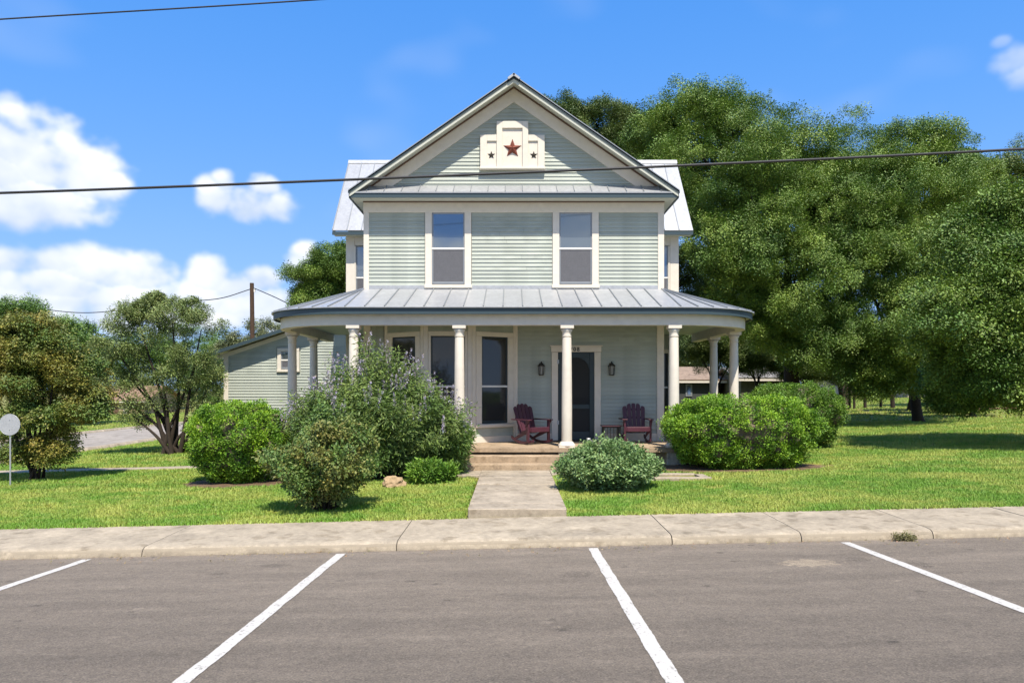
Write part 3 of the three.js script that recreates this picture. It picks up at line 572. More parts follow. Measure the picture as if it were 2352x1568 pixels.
// ---------------------------------------------------------------- things fixed to or standing on the porch
function starGeo(r, r2, t) {
  const P = [], c = [0, 0, t], b = [0, 0, 0];
  for (let i = 0; i < 10; i++) { const q = j => { const a = Math.PI / 2 + j * Math.PI / 5, R = j % 2 ? r2 : r; return [Math.cos(a) * R, Math.sin(a) * R, 0]; }; P.push(...c, ...q(i), ...q(i + 1), ...b, ...q(i + 1), ...q(i)); }
  const g = new THREE.BufferGeometry(); g.setAttribute('position', new THREE.Float32BufferAttribute(P, 3)); g.computeVertexNormals(); return uvm(g);
}
for (const [px, py, r, label] of [[1177, 341, 0.235, 'large rust red metal star in the middle of the gable panel'], [1128.5, 356, 0.1, 'small dark metal star on the gable panel, on the annex side'], [1226, 356, 0.1, 'small dark metal star on the gable panel, on the oak side']]) {
  const d = WALL - 0.078, o = mesh(numbered('metal_star'), starGeo(r, r * 0.42, r * 0.36), r > 0.2 ? M.rust : M.bronze);
  o.position.set(PX(px, d), PY(py, d), -d); o.userData = { label, category: 'star', group: 'metal stars on the gable panel' };
}
for (const [px, label] of [[1243, 'dark bronze wall lantern between the bay window and the door'], [1404, 'dark bronze wall lantern between the door and the corner board']]) {
  const d = WALL - 0.02, t = thing('wall_lantern', label, 'wall lantern', PX(px, d), PY(862, d), d, 0, 'lanterns beside the front door'), a = (n, g, m) => mesh(n, g, m, t);
  a('backplate', chamfer(-0.05, 0.05, 0.02, 0.30, 0.0, 0.016, 0.005), M.bronze);
  a('bracket', tube([new THREE.Vector3(0, 0.27, 0.01), new THREE.Vector3(0, 0.33, 0.05), new THREE.Vector3(0, 0.31, 0.1)], [0.01, 0.01, 0.01], 6), M.bronze);
  a('lantern_base', new THREE.CylinderGeometry(0.075, 0.06, 0.022, 6).translate(0, 0.012, 0.1), M.bronze);
  a('lantern_roof', new THREE.LatheGeometry([[0, 0.225], [0.095, 0.225], [0.06, 0.27], [0.025, 0.3], [0.012, 0.335], [0, 0.34]].map(p => new THREE.Vector2(...p)), 12).translate(0, 0, 0.1), M.bronze);
  a('lamp_glass', new THREE.CylinderGeometry(0.066, 0.056, 0.2, 12, 1, true).translate(0, 0.124, 0.1), M.lampglass);
  a('candle', new THREE.CylinderGeometry(0.014, 0.014, 0.09, 8).translate(0, 0.066, 0.1), M.sash);
  for (let i = 0; i < 6; i++) { const q = i * Math.PI / 3; a('cage_bar', tube([new THREE.Vector3(Math.cos(q) * 0.062, 0.02, 0.1 + Math.sin(q) * 0.062), new THREE.Vector3(Math.cos(q) * 0.072, 0.228, 0.1 + Math.sin(q) * 0.072)], [0.006, 0.006], 5, 2), M.bronze); }
}
function rocker(x, d, turn, label) {
  const t = thing('rocking_chair', label, 'rocking chair', x, FLOOR, d, turn, 'maroon porch rocking chairs'), a = (n, g, m = M.maroon) => mesh(n, g, m, t);
  const prism = (pts, x0, x1) => uvm(new THREE.ExtrudeGeometry(new THREE.Shape(pts.map(p => new THREE.Vector2(...p))), { depth: x1 - x0, bevelEnabled: false }).rotateY(-Math.PI / 2).translate(x1, 0, 0), 0.6); // points are (z, y)
  for (const s of [-1, 1]) {
    const c = s * 0.27, p = [];
    for (let i = 0; i <= 14; i++) { const z = lerp(-0.44, 0.42, i / 14); p.push([z, 0.012 + 0.34 * z * z + (z < 0 ? 0.25 * z * z : 0)]); }
    a('rocker', prism([...p, ...p.slice().reverse().map(([z, y]) => [z, y + 0.06])], c - 0.014, c + 0.014));
    a('front_leg', chamfer(c - 0.02 + s * 0.03, c + 0.02 + s * 0.03, 0.06, 0.555, 0.2, 0.285, 0.005));
    a('side_rail', prism([[-0.40, 0.10], [-0.36, 0.075], [0.30, 0.30], [0.30, 0.40], [0.25, 0.40]], c - 0.013, c + 0.013));
    a('arm', uvm(chamfer(c + s * 0.035 - 0.062, c + s * 0.035 + 0.062, 0.556, 0.578, -0.34, 0.33, 0.008), 0.6));
    a('arm_bracket', prism([[0.195, 0.40], [0.20, 0.555], [0.33, 0.555]], c + s * 0.055 - 0.01, c + s * 0.055 + 0.01));
  }
  for (let i = 0; i < 6; i++) { const z = 0.27 - i * 0.083, y = 0.385 - i * 0.025; a('seat_slat', uvm(chamfer(-0.255, 0.255, -0.01, 0.01, -0.036, 0.036, 0.004).rotateX(-0.3).translate(0, y, z), 0.6)); }
  a('seat_apron', chamfer(-0.255, 0.255, 0.29, 0.385, 0.30, 0.32, 0.004));
  const bt = new THREE.Matrix4().makeRotationX(-0.36).setPosition(0, 0.255, -0.165);
  for (let i = -2; i <= 2; i++) {
    const w0 = 0.042, h = [0.72, 0.71, 0.65][Math.abs(i)], sh = new THREE.Shape(), w1 = 0.049;
    sh.moveTo(-w0, 0); sh.lineTo(w0, 0); sh.lineTo(w1, h - 0.05 - (i > 0 ? 0.03 : 0)); sh.quadraticCurveTo(w1, h, i > 0 ? -w1 * 0.4 : i < 0 ? w1 * 0.4 : 0, h); sh.quadraticCurveTo(-w1, h, -w1, h - 0.05 - (i < 0 ? 0.03 : 0));
    a('back_slat', uvm(new THREE.ExtrudeGeometry(sh, { depth: 0.018, bevelEnabled: false }).rotateZ(-i * 0.022).translate(i * 0.098, 0, 0).applyMatrix4(bt), 0.6));
  }
  for (const [y, w] of [[0.1, 0.24], [0.34, 0.26], [0.55, 0.24]]) a('back_rail', uvm(chamfer(-w, w, y, y + 0.05, -0.022, -0.002, 0.004).applyMatrix4(bt), 0.6));
  return t;
}
rocker(PX(1222, 17.75), 17.75, 0.62, 'maroon wooden rocking chair turned towards the screen door, by the bay window');
rocker(PX(1461, 18.0), 18.0, 0, 'maroon wooden rocking chair facing the street, beside the slatted side table');
{
  const t = thing('side_table', 'small slatted side table with dark legs between the door and a rocking chair', 'side table', PX(1404, 18.1), FLOOR, 18.1), a = (n, ...q) => mesh(n, chamfer(...q), M.black, t);
  for (let i = 0; i < 5; i++) mesh('top_slat', chamfer(-0.24, 0.24, 0.395, 0.415, -0.2 + i * 0.082, -0.128 + i * 0.082, 0.004), M.maroon, t);
  for (const x of [-0.2, 0.17]) for (const z of [-0.17, 0.14]) a('leg', x, x + 0.035, 0, 0.394, z, z + 0.035, 0.004);
  a('apron', -0.165, 0.165, 0.36, 0.39, 0.15, 0.17, 0.004); a('apron', -0.165, 0.165, 0.36, 0.39, -0.165, -0.145, 0.004);
  for (let i = 0; i < 4; i++) a('lower_slat', -0.12 + i * 0.075, -0.10 + i * 0.075, 0.12, 0.358, 0.152, 0.168, 0.004);
}
mesh(numbered('doormat'), uvm(chamfer(1.1, 2.3, FLOOR, FLOOR + 0.022, -18.42, -17.95, 0.006), 1), M.black).userData = { label: 'thin dark doormat lying on the porch before the screen door', category: 'doormat' };
{
  const t = thing('watering_can', 'small pale metal jug standing on the porch by the screen door', 'jug', PX(1352, 17.4), FLOOR, 17.4);
  mesh('jug_body', new THREE.LatheGeometry([[0, 0], [0.05, 0], [0.055, 0.08], [0.04, 0.13], [0.045, 0.16], [0, 0.155]].map(p => new THREE.Vector2(...p)), 16), M.galv, t);
  mesh('jug_handle', tube([new THREE.Vector3(0.05, 0.04, 0), new THREE.Vector3(0.085, 0.08, 0), new THREE.Vector3(0.042, 0.13, 0)], [0.006, 0.006], 6), M.galv, t);
}
// ---------------------------------------------------------------- plants
const tmpM = new THREE.Matrix4(), tmpQ = new THREE.Quaternion(), tmpE = new THREE.Euler(), tmpV = new THREE.Vector3(), tmpS = new THREE.Vector3(), tmpC = new THREE.Color();
function clump(n, rad, len, wid, seed, { up = 0, flat = 1, hue = 0.14 } = {}) {   // a twig's worth of leaves
  const r = rng(seed), P = [], C = [];
  for (let i = 0; i < n; i++) {
    const a = r() * 6.283, z = r() * 2 - 1, q = Math.cbrt(r()) * rad, s = Math.sqrt(1 - z * z);
    const c = new THREE.Vector3(Math.cos(a) * s * q, z * q * flat, Math.sin(a) * s * q);
    const nf = new THREE.Vector3((r() - 0.5) * 1.7, 0.95, (r() - 0.5) * 1.7).addScaledVector(c, 0.5 / rad).normalize();   // leaves turn their faces up and outwards
    const dir = new THREE.Vector3(r() - 0.5, (r() - 0.5) * 0.6 + up, r() - 0.5).addScaledVector(c, 0.9 / rad); dir.addScaledVector(nf, -dir.dot(nf) * (1 - up)).normalize();
    const side = new THREE.Vector3().crossVectors(nf, dir).normalize(), k = 0.7 + r() * 0.6, L = len * k, Wd = wid * k;
    const nrm = new THREE.Vector3().crossVectors(dir, side), p0 = c, p1 = c.clone().addScaledVector(dir, L * 0.45).addScaledVector(side, Wd / 2).addScaledVector(nrm, L * 0.08), p2 = c.clone().addScaledVector(dir, L), p3 = c.clone().addScaledVector(dir, L * 0.45).addScaledVector(side, -Wd / 2).addScaledVector(nrm, L * 0.08);
    const v = 1 + (r() - 0.5) * 0.5, w = 1 + (r() - 0.5) * hue * 2, col = [v * w, v, v * (0.8 + r() * 0.4)];
    for (const p of [p0, p1, p2, p0, p2, p3]) { P.push(p.x, p.y, p.z); C.push(...col); }
  }
  const g = new THREE.BufferGeometry(); g.setAttribute('position', new THREE.Float32BufferAttribute(P, 3)); g.setAttribute('color', new THREE.Float32BufferAttribute(C, 3)); g.computeVertexNormals();
  return g;
}
function instances(name, geo, mat, list, parent) {        // list of [x, y, z, scale, tint colour, tilt]
  const o = shadow(new THREE.InstancedMesh(geo, mat, list.length)), r = rng(list.length + 3); o.name = name;
  list.forEach(([x, y, z, s, c, tilt = 1, sy = 1], i) => {
    tmpE.set((r() - 0.5) * 2 * tilt, r() * 6.283, (r() - 0.5) * 2 * tilt); tmpM.compose(tmpV.set(x, y, z), tmpQ.setFromEuler(tmpE), tmpS.set(s, s * sy, s)); o.setMatrixAt(i, tmpM); o.setColorAt(i, c);
  });
  o.userData.kind = 'stuff'; parent.add(o); return o;
}
const WHITE = rgb(1, 1, 1);
const G_ = {
  oak: clump(78, 0.31, 0.088, 0.048, 11), oakFar: clump(60, 0.45, 0.15, 0.08, 12), fine: clump(34, 0.16, 0.07, 0.022, 13, { up: 0.25 }), olive: clump(40, 0.2, 0.085, 0.032, 14, { up: 0.2 }),
  box: clump(30, 0.07, 0.04, 0.022, 15, { up: 0.35 }), vitex: clump(26, 0.14, 0.085, 0.02, 16, { up: 0.15 }), rose: clump(24, 0.1, 0.05, 0.028, 17), silver: clump(26, 0.085, 0.048, 0.026, 18, { up: 0.4 }), crape: clump(30, 0.16, 0.065, 0.036, 19), herb: clump(22, 0.1, 0.09, 0.03, 20, { up: 0.6 }),
};
// lobes: [column, row, radius, metres nearer or farther than the trunk] of the print at the plant's depth, turned into metres; leaves sit in the outer shell of each lobe, with gaps
function crownPoints(lobes, D, org, { dens, size, seed, shell = 0.6, squash = 0.9, gap = 0.2, freq = 1.0, tint, tuft = 2.5, sprigs = 0.14 }) {
  const r = rng(seed), out = [];
  const L = lobes.map(([px, py, rp, dd = 0]) => { const d = D + dd; return { x: PX(px, d), y: PY(py, d), z: -d, r: rp * d / FOC }; });
  for (const [li, l] of L.entries()) {
    const tr = Math.min(l.r * 0.55, size * tuft), n = Math.round(dens * 4 * Math.PI * l.r * l.r / (tr * tr * 2.6));   // tufts of twigs over the lobe
    for (let i = 0; i < n; i++) {
      const a = r() * 6.283, q = r() * 2 - 1, s = Math.sqrt(1 - q * q), k = shell + (1.08 - shell) * Math.sqrt(r()), wob = 1 + 0.25 * simplex.noise3d(Math.cos(a) * s * 1.7 + l.x, q * 1.7 + l.y, Math.sin(a) * s * 1.7 + l.z);
      const x = l.x + Math.cos(a) * s * l.r * k * wob, y = l.y + q * l.r * k * squash * wob, z = l.z + Math.sin(a) * s * l.r * k * wob;
      if (simplex.noise3d(x * freq * 0.8, y * freq * 0.8, z * freq * 0.8) < -1 + gap * 3.0) continue;
      const R = tr * (0.4 + 0.95 * r() * (0.5 + 0.5 * r())), m = Math.round(3 + 22 * (R / tr) * (R / tr)), vary = r() - 0.5, ox = (r() - 0.5) * 0.5, oz = (r() - 0.5) * 0.5;
      for (let j = 0; j < m; j++) {
        const b = r() * 6.283, e = -0.25 + 1.25 * r(), f = Math.sqrt(1 - e * e), g = R * (0.72 + 0.32 * r());
        const X = x + Math.cos(b) * f * g, Y = y + e * g * 0.66 + (Math.cos(b) * ox + Math.sin(b) * oz) * g, Z = z + Math.sin(b) * f * g;
        if (Y < G(X, -Z) + 0.12) continue;
        const c = tint(simplex.noise3d(X * 0.5, Y * 0.5, Z * 0.5) + vary * 1.1, r, Y - org.y, X, Y, Z, li);
        out.push([X - org.x, Y - org.y, Z - org.z, 0.38 + r() * 0.62, c, 0.45]);
      }
      if (r() < sprigs && q > -0.2) { const h = R * (0.6 + r() * 0.9), lx = (r() - 0.5) * 0.5, lz = (r() - 0.5) * 0.5, w = 4 + Math.floor(r() * 5); for (let j = 0; j < w; j++) { const u = (j + r()) / w, X = x + lx * h * u + (r() - 0.5) * 0.08, Y = y + R * 0.5 + h * u, Z = z + lz * h * u; out.push([X - org.x, Y - org.y, Z - org.z, (0.55 - 0.3 * u), tint(0.2, r, Y - org.y, X, Y, Z, li), 0.45]); } }
    }
  }
  return [out, L];
}
const tinter = (a, b, spread = 0.3) => (n, r) => { const t = clamp(0.5 + n * 0.6 + (r() - 0.5) * 0.5, 0, 1), v = 1 + (r() - 0.5) * spread; return rgb(lerp(a[0], b[0], t) * v, lerp(a[1], b[1], t) * v, lerp(a[2], b[2], t) * v); };
const L_ = { plain: leafMat(WHITE) };
function tree(name, label, cat, px, D, lobes, { geo = G_.oak, size = 0.34, dens = 2.7, seed = 1, tint, bark = M.bark, stems = null, trunkR = 0.3, fork = 2.6, lean = 0, gap, shell, group, freq, squash, limbR = 0.3, mat = L_.plain, tuft, sprigs }) {
  const x = PX(px, D), y = G(x, D), t = thing(name, label, cat, x, y - 0.03, D, 0, group), org = t.position.clone();
  const [pts, L] = crownPoints(lobes, D, org, { dens, size, seed, tint, gap, shell, freq, squash, tuft, sprigs });
  instances('crown', geo, mat, pts, t);
  const r = rng(seed + 500), rel = l => new THREE.Vector3(l.x - org.x, l.y - org.y, l.z - org.z);
  if (stems) {
    stems.forEach((k, i) => {
      const e = rel(L[k]), b = new THREE.Vector3((r() - 0.5) * trunkR * 2.2, 0, (r() - 0.5) * trunkR * 2.2), m = b.clone().lerp(e, 0.45); m.x = lerp(m.x, b.x, 0.35); m.x += (r() - 0.5) * 0.2; m.z += (r() - 0.5) * 0.2;
      mesh('stem', tube([b, b.clone().lerp(m, 0.5).add(new THREE.Vector3((r() - 0.5) * 0.06, 0, 0)), m, e.clone().lerp(m, 0.35), e], [limbR, limbR * 0.85, limbR * 0.65, limbR * 0.4, limbR * 0.15], 7), bark, t);
    });
    return t;
  }
  const top = new THREE.Vector3(lean, fork, 0);
  mesh('trunk', tube([new THREE.Vector3(0, -0.1, 0), new THREE.Vector3(lean * 0.1, 0.25, 0), new THREE.Vector3(lean * 0.45 + 0.05, fork * 0.55, 0.05), top], [trunkR * 1.5, trunkR * 1.05, trunkR * 0.9, trunkR * 0.82], 12, 14), bark, t);
  L.forEach((l, i) => {
    const e = rel(l), m = top.clone().lerp(e, 0.5); m.y += (r() - 0.2) * 0.5; m.x += (r() - 0.5) * 0.8; m.z += (r() - 0.5) * 0.8;
    mesh('limb', tube([top.clone().add(new THREE.Vector3(0, -0.15, 0)), top.clone().lerp(m, 0.4).add(new THREE.Vector3((r() - 0.5) * 0.3, 0.15, 0)), m, e], [trunkR * 0.6, trunkR * 0.42, trunkR * 0.28, 0.03], 7), bark, t);
    for (let k = 0; k < 3; k++) { const q = e.clone().add(new THREE.Vector3(r() - 0.5, (r() - 0.5) * 0.8, r() - 0.5).multiplyScalar(l.r * 1.7)); mesh('branch', tube([m, m.clone().lerp(q, 0.5).add(new THREE.Vector3(0, 0.2 * r(), 0)), q], [trunkR * 0.2, trunkR * 0.12, 0.015], 5, 5), bark, t); }
  });
  return t;
}
const OAK = tinter([0.082, 0.168, 0.016], [0.225, 0.325, 0.042]), OAKD = tinter([0.075, 0.135, 0.02], [0.165, 0.22, 0.045]);
tree('oak_tree', 'tallest live oak rising beside the house, its trunk behind the trimmed hedges', 'tree', 1815, 30, [[1565, 280, 78], [1648, 282, 74], [1505, 320, 58, 2], [1760, 345, 88], [1640, 390, 120, -1], [1845, 378, 84], [1560, 410, 75, 2], [1720, 490, 120, -2], [1850, 500, 120, -1], [1690, 590, 80, -2.5], [1790, 640, 110, -2.5], [1900, 640, 110, -1], [1760, 740, 70, -2], [1880, 780, 80, -2], [1590, 500, 45, 2], [1900, 450, 80, 0], [1800, 430, 80, 1], [1930, 560, 80, 0], [1700, 700, 60, -1]],
  { seed: 101, tint: OAK, trunkR: 0.33, fork: 3.0, gap: 0.13 });
tree('oak_tree', 'broad live oak with a leaning dark trunk next to the tallest oak', 'tree', 2112, 31, [[1960, 378, 84], [2080, 362, 78], [2150, 372, 68], [2020, 470, 120, -1.5], [2140, 480, 120, -1], [1980, 600, 110, -2], [2110, 620, 130, -2], [2040, 740, 110, -2.5], [2160, 750, 100, -2], [1960, 800, 75, -2.5], [2050, 830, 55, -2.5], [1930, 450, 80], [2200, 560, 90, 0], [2210, 430, 60, 1], [2060, 560, 90, 0], [2200, 680, 90, 0], [2120, 850, 55, -2], [2000, 870, 45, -2.5]],
  { seed: 102, tint: OAK, trunkR: 0.2, fork: 2.6, lean: -0.7, gap: 0.13 });
tree('oak_tree', 'lower live oak on the open lawn, its leaves hanging almost to the grass', 'tree', 2400, 19.3, [[2260, 610, 110], [2345, 540, 80], [2430, 600, 130], [2230, 740, 105, -1], [2330, 760, 120, -1], [2275, 850, 68, -1], [2400, 850, 100, -1], [2200, 850, 55], [2480, 740, 120], [2560, 640, 130], [2350, 880, 50, -1], [2290, 520, 60], [2180, 690, 60], [2240, 890, 45, -0.5], [2180, 900, 35, 0.5]],
  { seed: 103, tint: OAK, trunkR: 0.24, fork: 1.6, gap: 0.14, dens: 2.3 });
tree('oak_tree', 'live oak growing behind the house, showing over the gable roof', 'tree', 1400, 35, [[1285, 268, 44], [1335, 308, 58], [1400, 295, 58], [1450, 318, 62], [1480, 400, 80], [1400, 380, 80], [1530, 470, 60], [1320, 360, 70], [1572, 610, 42], [1615, 680, 46], [1560, 720, 40], [1650, 600, 36]],
  { seed: 104, tint: OAKD, trunkR: 0.35, fork: 4, gap: 0.2 });
tree('oak_tree', 'thin-leaved tree far behind the lower oak, sky showing through it', 'tree', 2320, 44, [[2290, 430, 62], [2352, 410, 80], [2250, 490, 55], [2330, 500, 70], [2420, 470, 90], [2290, 590, 80]],
  { seed: 105, tint: OAKD, trunkR: 0.3, fork: 4, gap: 0.22, geo: G_.oakFar, size: 0.5, dens: 1.7 });
// woodland edge far behind, one tree after another
[[1590, 770, 60, 58, 'pale green tree far behind the porch columns'], [1690, 760, 70, 66, 'dense tree behind the grey roofed shed'], [1500, 720, 75, 70, 'dark tree far behind the cross wing'], [1850, 800, 70, 80, 'tree in the distance behind the leaning fence trunks'], [1985, 805, 72, 90, 'hazy tree beyond the far lawn, near the white shed'], [2120, 800, 75, 92, 'hazy tree beyond the far lawn, under the broad oak'], [2250, 810, 75, 88, 'tree in the distance behind the hanging oak leaves'], [2390, 800, 90, 80, 'dark tree at the far end of the lawn']].forEach(([px, py, rp, D, label], i) =>
  tree('woodland_tree', label, 'tree', px, D, [[px, py, rp], [px - rp * 0.7, py + 25, rp * 0.75], [px + rp * 0.7, py + 20, rp * 0.75], [px, py + 45, rp * 0.7]], { seed: 120 + i, tint: i ? OAKD : tinter([0.13, 0.19, 0.05], [0.22, 0.27, 0.09]), geo: G_.oakFar, size: 0.62, dens: 1.6, trunkR: 0.28, fork: 1.5, gap: 0.12, group: 'trees at the edge of the far lawn' }));
[[1640, 790, 55, 40, 'dark bushy tree behind the porch columns and the brown roof'], [1740, 815, 45, 39, 'dark bushy tree over the pale shed roof'], [1850, 830, 50, 40, 'dark bushy tree between the shed and the slim trunks'], [1930, 835, 40, 41, 'dark bushy tree above the pale post'], [2090, 850, 42, 42, 'dark bushy tree beside the small white shed'], [2160, 860, 45, 38, 'dark bushy tree behind the red planting bed'], [2235, 880, 45, 34, 'low dark bush tree beyond the hanging oak leaves']].forEach(([px, py, rp, D, label], i) =>
  tree('understory_tree', label, 'tree', px, D, [[px, py, rp], [px - rp * 0.8, py + 8, rp * 0.7], [px + rp * 0.8, py + 5, rp * 0.7], [px + rp * 0.1, py - rp * 0.7, rp * 0.7]], { seed: 190 + i, tint: OAKD, trunkR: 0.11, fork: 1.3, gap: 0.14, group: 'bushy trees under the oaks' }));
// behind the left of the house and across the side street
tree('oak_tree', 'small live oak peeping out behind the cross wing above the porch roof', 'tree', 760, 36, [[765, 610, 42], [725, 640, 42], [790, 655, 50], [705, 685, 34], [745, 690, 40], [800, 600, 40]], { seed: 141, tint: OAK, trunkR: 0.25, fork: 3, gap: 0.2 });
[[30, 735, 55, 44, 'bright green tree across the side street behind the crape myrtle'], [120, 765, 55, 46, 'green tree across the side street between the crape myrtle and the grey shrub tree'], [200, 800, 45, 50, 'low green tree across the side street beside the tan house'], [560, 775, 38, 52, 'thin grey-green tree behind the annex roof'], [625, 765, 36, 54, 'thin grey-green tree beside the utility pole'], [330, 800, 60, 95, 'hazy tree behind the tan house'], [440, 800, 60, 100, 'hazy tree behind the grey shrub tree'], [-60, 760, 70, 48, 'bright green tree at the corner of the side street'], [500, 830, 50, 90, 'hazy tree behind the annex corner']].forEach(([px, py, rp, D, label], i) =>
  tree('street_tree', label, 'tree', px, D, [[px, py, rp], [px - rp * 0.75, py + 30, rp * 0.75], [px + rp * 0.75, py + 28, rp * 0.72], [px, py + 55, rp * 0.8], [px - rp * 0.3, py + 90, rp * 0.6]], { seed: 150 + i, tint: i === 3 || i === 4 ? tinter([0.13, 0.16, 0.06], [0.22, 0.25, 0.12]) : tinter([0.075, 0.16, 0.015], [0.15, 0.25, 0.03]), geo: G_.oakFar, size: 0.5, dens: i === 3 || i === 4 ? 0.7 : 1.5, trunkR: 0.22, fork: 1.5, gap: 0.15, group: 'trees across the side street' }));
// crape myrtle: young bronze leaves on top, green below
tree('crape_myrtle', 'crape myrtle with bronze-tipped leaves growing beside the round sign', 'tree', 78, 16.5, [[60, 800, 62], [130, 820, 62], [10, 840, 60], [185, 860, 45], [100, 890, 78], [35, 920, 65], [160, 930, 60], [205, 925, 35], [90, 990, 62], [40, 1030, 38], [130, 1030, 42], [-40, 850, 60], [95, 760, 40], [30, 765, 35]],
  { seed: 160, geo: G_.crape, size: 0.16, dens: 1.3, gap: 0.19, freq: 1.8, tuft: 1.6, sprigs: 0.4, trunkR: 0.14, limbR: 0.035, stems: [0, 1, 2, 4, 5, 6, 8, 11, 12], bark: M.bark, group: undefined,
    tint: (n, r, h, x, y, z, k) => { const t = clamp(0.42 + simplex.noise3d(x * 0.9, y * 0.9 + 3, z * 0.9) * 0.75 + (r() - 0.5) * 0.5, 0, 1), v = 1 + (r() - 0.5) * 0.3; return rgb(lerp(0.11, 0.30, t) * v, lerp(0.185, 0.25, t) * v, lerp(0.025, 0.03, t) * v); } });
tree('shrub_tree', 'grey-green multi-stemmed shrub tree standing by the concrete side path', 'tree', 405, 23, [[250, 780, 46], [320, 750, 46], [395, 740, 50], [462, 755, 42], [275, 840, 54], [365, 825, 56], [450, 830, 50], [480, 880, 34], [325, 900, 46], [478, 950, 32], [245, 890, 40], [425, 900, 42], [300, 715, 24], [440, 712, 24], [300, 950, 30], [450, 985, 26], [355, 700, 22]],
  { seed: 170, geo: G_.olive, size: 0.2, dens: 0.85, gap: 0.27, freq: 1.5, tuft: 1.7, sprigs: 0.6, trunkR: 0.28, limbR: 0.07, stems: [0, 1, 2, 3, 4, 5, 6, 7, 8, 9, 10, 11, 14, 15], bark: M.bark, tint: tinter([0.12, 0.175, 0.032], [0.27, 0.33, 0.11]) });

// clipped evergreen shrubs: a dense skin of small leaves over their twigs
function lumps(x, y, z, c) {                              // rounded bumps with creases between them, 1 on a bump's top, 0 in a crease
  x /= c; y /= c; z /= c; let m = 9; const ix = Math.floor(x), iy = Math.floor(y), iz = Math.floor(z);
  for (let i = -1; i < 2; i++) for (let j = -1; j < 2; j++) for (let k = -1; k < 2; k++) {
    const h = n => { const v = Math.sin((ix + i) * 127.1 + (iy + j) * 311.7 + (iz + k) * 74.7 + n * 53.3) * 43758.5453; return v - Math.floor(v); };
    const dx = ix + i + h(1) - x, dy = iy + j + h(2) - y, dz = iz + k + h(3) - z; m = Math.min(m, dx * dx + dy * dy + dz * dz);
  }
  return clamp(1 - m * 1.25, 0, 1);
}
function clipped(label, x, d, rx, ry, rd, seed, tint, lump = 0.16, pw = 2.6, dens = 1) {
  const y = G(x, d), t = thing('clipped_shrub', label, 'shrub', x, y - 0.02, d, 0, 'clipped evergreen shrubs round the porch'), r = rng(seed), pts = [];
  const sup = (a, b) => { const f = v => Math.sign(v) * Math.pow(Math.abs(v), 2 / pw); return [f(Math.cos(b)) * f(Math.cos(a)), f(Math.sin(b)), f(Math.cos(b)) * f(Math.sin(a))]; };
  const at = (a, b, k) => { const [u, v, w] = sup(a, b), n = 1 + lump * (simplex.noise3d(u * 3.1 + seed, v * 3.1, w * 3.1) * 0.7 + simplex.noise3d(u * 7 + seed, v * 7, w * 7) * 0.45) + (0.34 * lumps(u * rx + seed, v * ry * 0.8, w * rd, 0.34) + 0.17 * lumps(u * rx, v * ry + seed, w * rd, 0.16) - 0.27) / Math.min(rx, ry + 0.3), taper = v < 0.1 ? 1 + (v - 0.1) * 0.3 : 1; return [u * rx * n * k * taper, ry + v * ry * n * k, w * rd * n * k * taper]; };
  const area = 4 * Math.PI * Math.pow((Math.pow(rx * ry, 1.6) + Math.pow(rx * rd, 1.6) + Math.pow(ry * rd, 1.6)) / 3, 1 / 1.6), N = Math.round(area * 470 * dens);
  for (let i = 0; i < N; i++) {
    const a = r() * 6.283, b = Math.asin(r() * 2 - 1), k = 0.945 + 0.055 * Math.sqrt(r()), [u, v, w] = at(a, b, k);
    if (v < 0.03 || simplex.noise3d(u * 4.2 + 7, v * 4.2, w * 4.2 + seed) < -0.52) continue;
    pts.push([u, v, w, 0.7 + r() * 0.6, tint(simplex.noise3d(u * 2.4 + seed, v * 2.4, w * 2.4), r), 0.6]);
  }
  instances('foliage', G_.box, L_.plain, pts, t);
  const core = new THREE.SphereGeometry(1, 110, 70), p = core.attributes.position;
  for (let i = 0; i < p.count; i++) { const a = Math.atan2(p.getZ(i), p.getX(i)), b = Math.asin(clamp(p.getY(i), -1, 1)), q = at(a, b, 0.9); p.setXYZ(i, q[0], Math.max(0, q[1]), q[2]); }
  core.computeVertexNormals(); mesh('inner_twigs', core, M.twig, t);
  return t;
}
M.twig = std(rgb(0.13, 0.105, 0.07), 1);
const BOX = tinter([0.11, 0.245, 0.008], [0.265, 0.43, 0.016]), BOX2 = tinter([0.075, 0.175, 0.008], [0.165, 0.29, 0.014]);
clipped('large clipped evergreen hedge in front of the rounded porch corner, by the oaks', PX(1700, 15.95), 15.95, 1.38, 0.69, 0.84, 5.3, BOX, 0.13, 2.9);
clipped('darker clipped evergreen shrub tucked behind the large hedge', PX(1822, 20.2), 20.2, 1.1, 0.8, 1.0, 9.1, BOX2, 0.12, 2.6, 0.8);
clipped('round clipped evergreen bush on the annex side of the purple flowered shrub', PX(556, 15.4), 15.4, 0.88, 0.73, 0.8, 12.7, BOX, 0.14, 2.5);

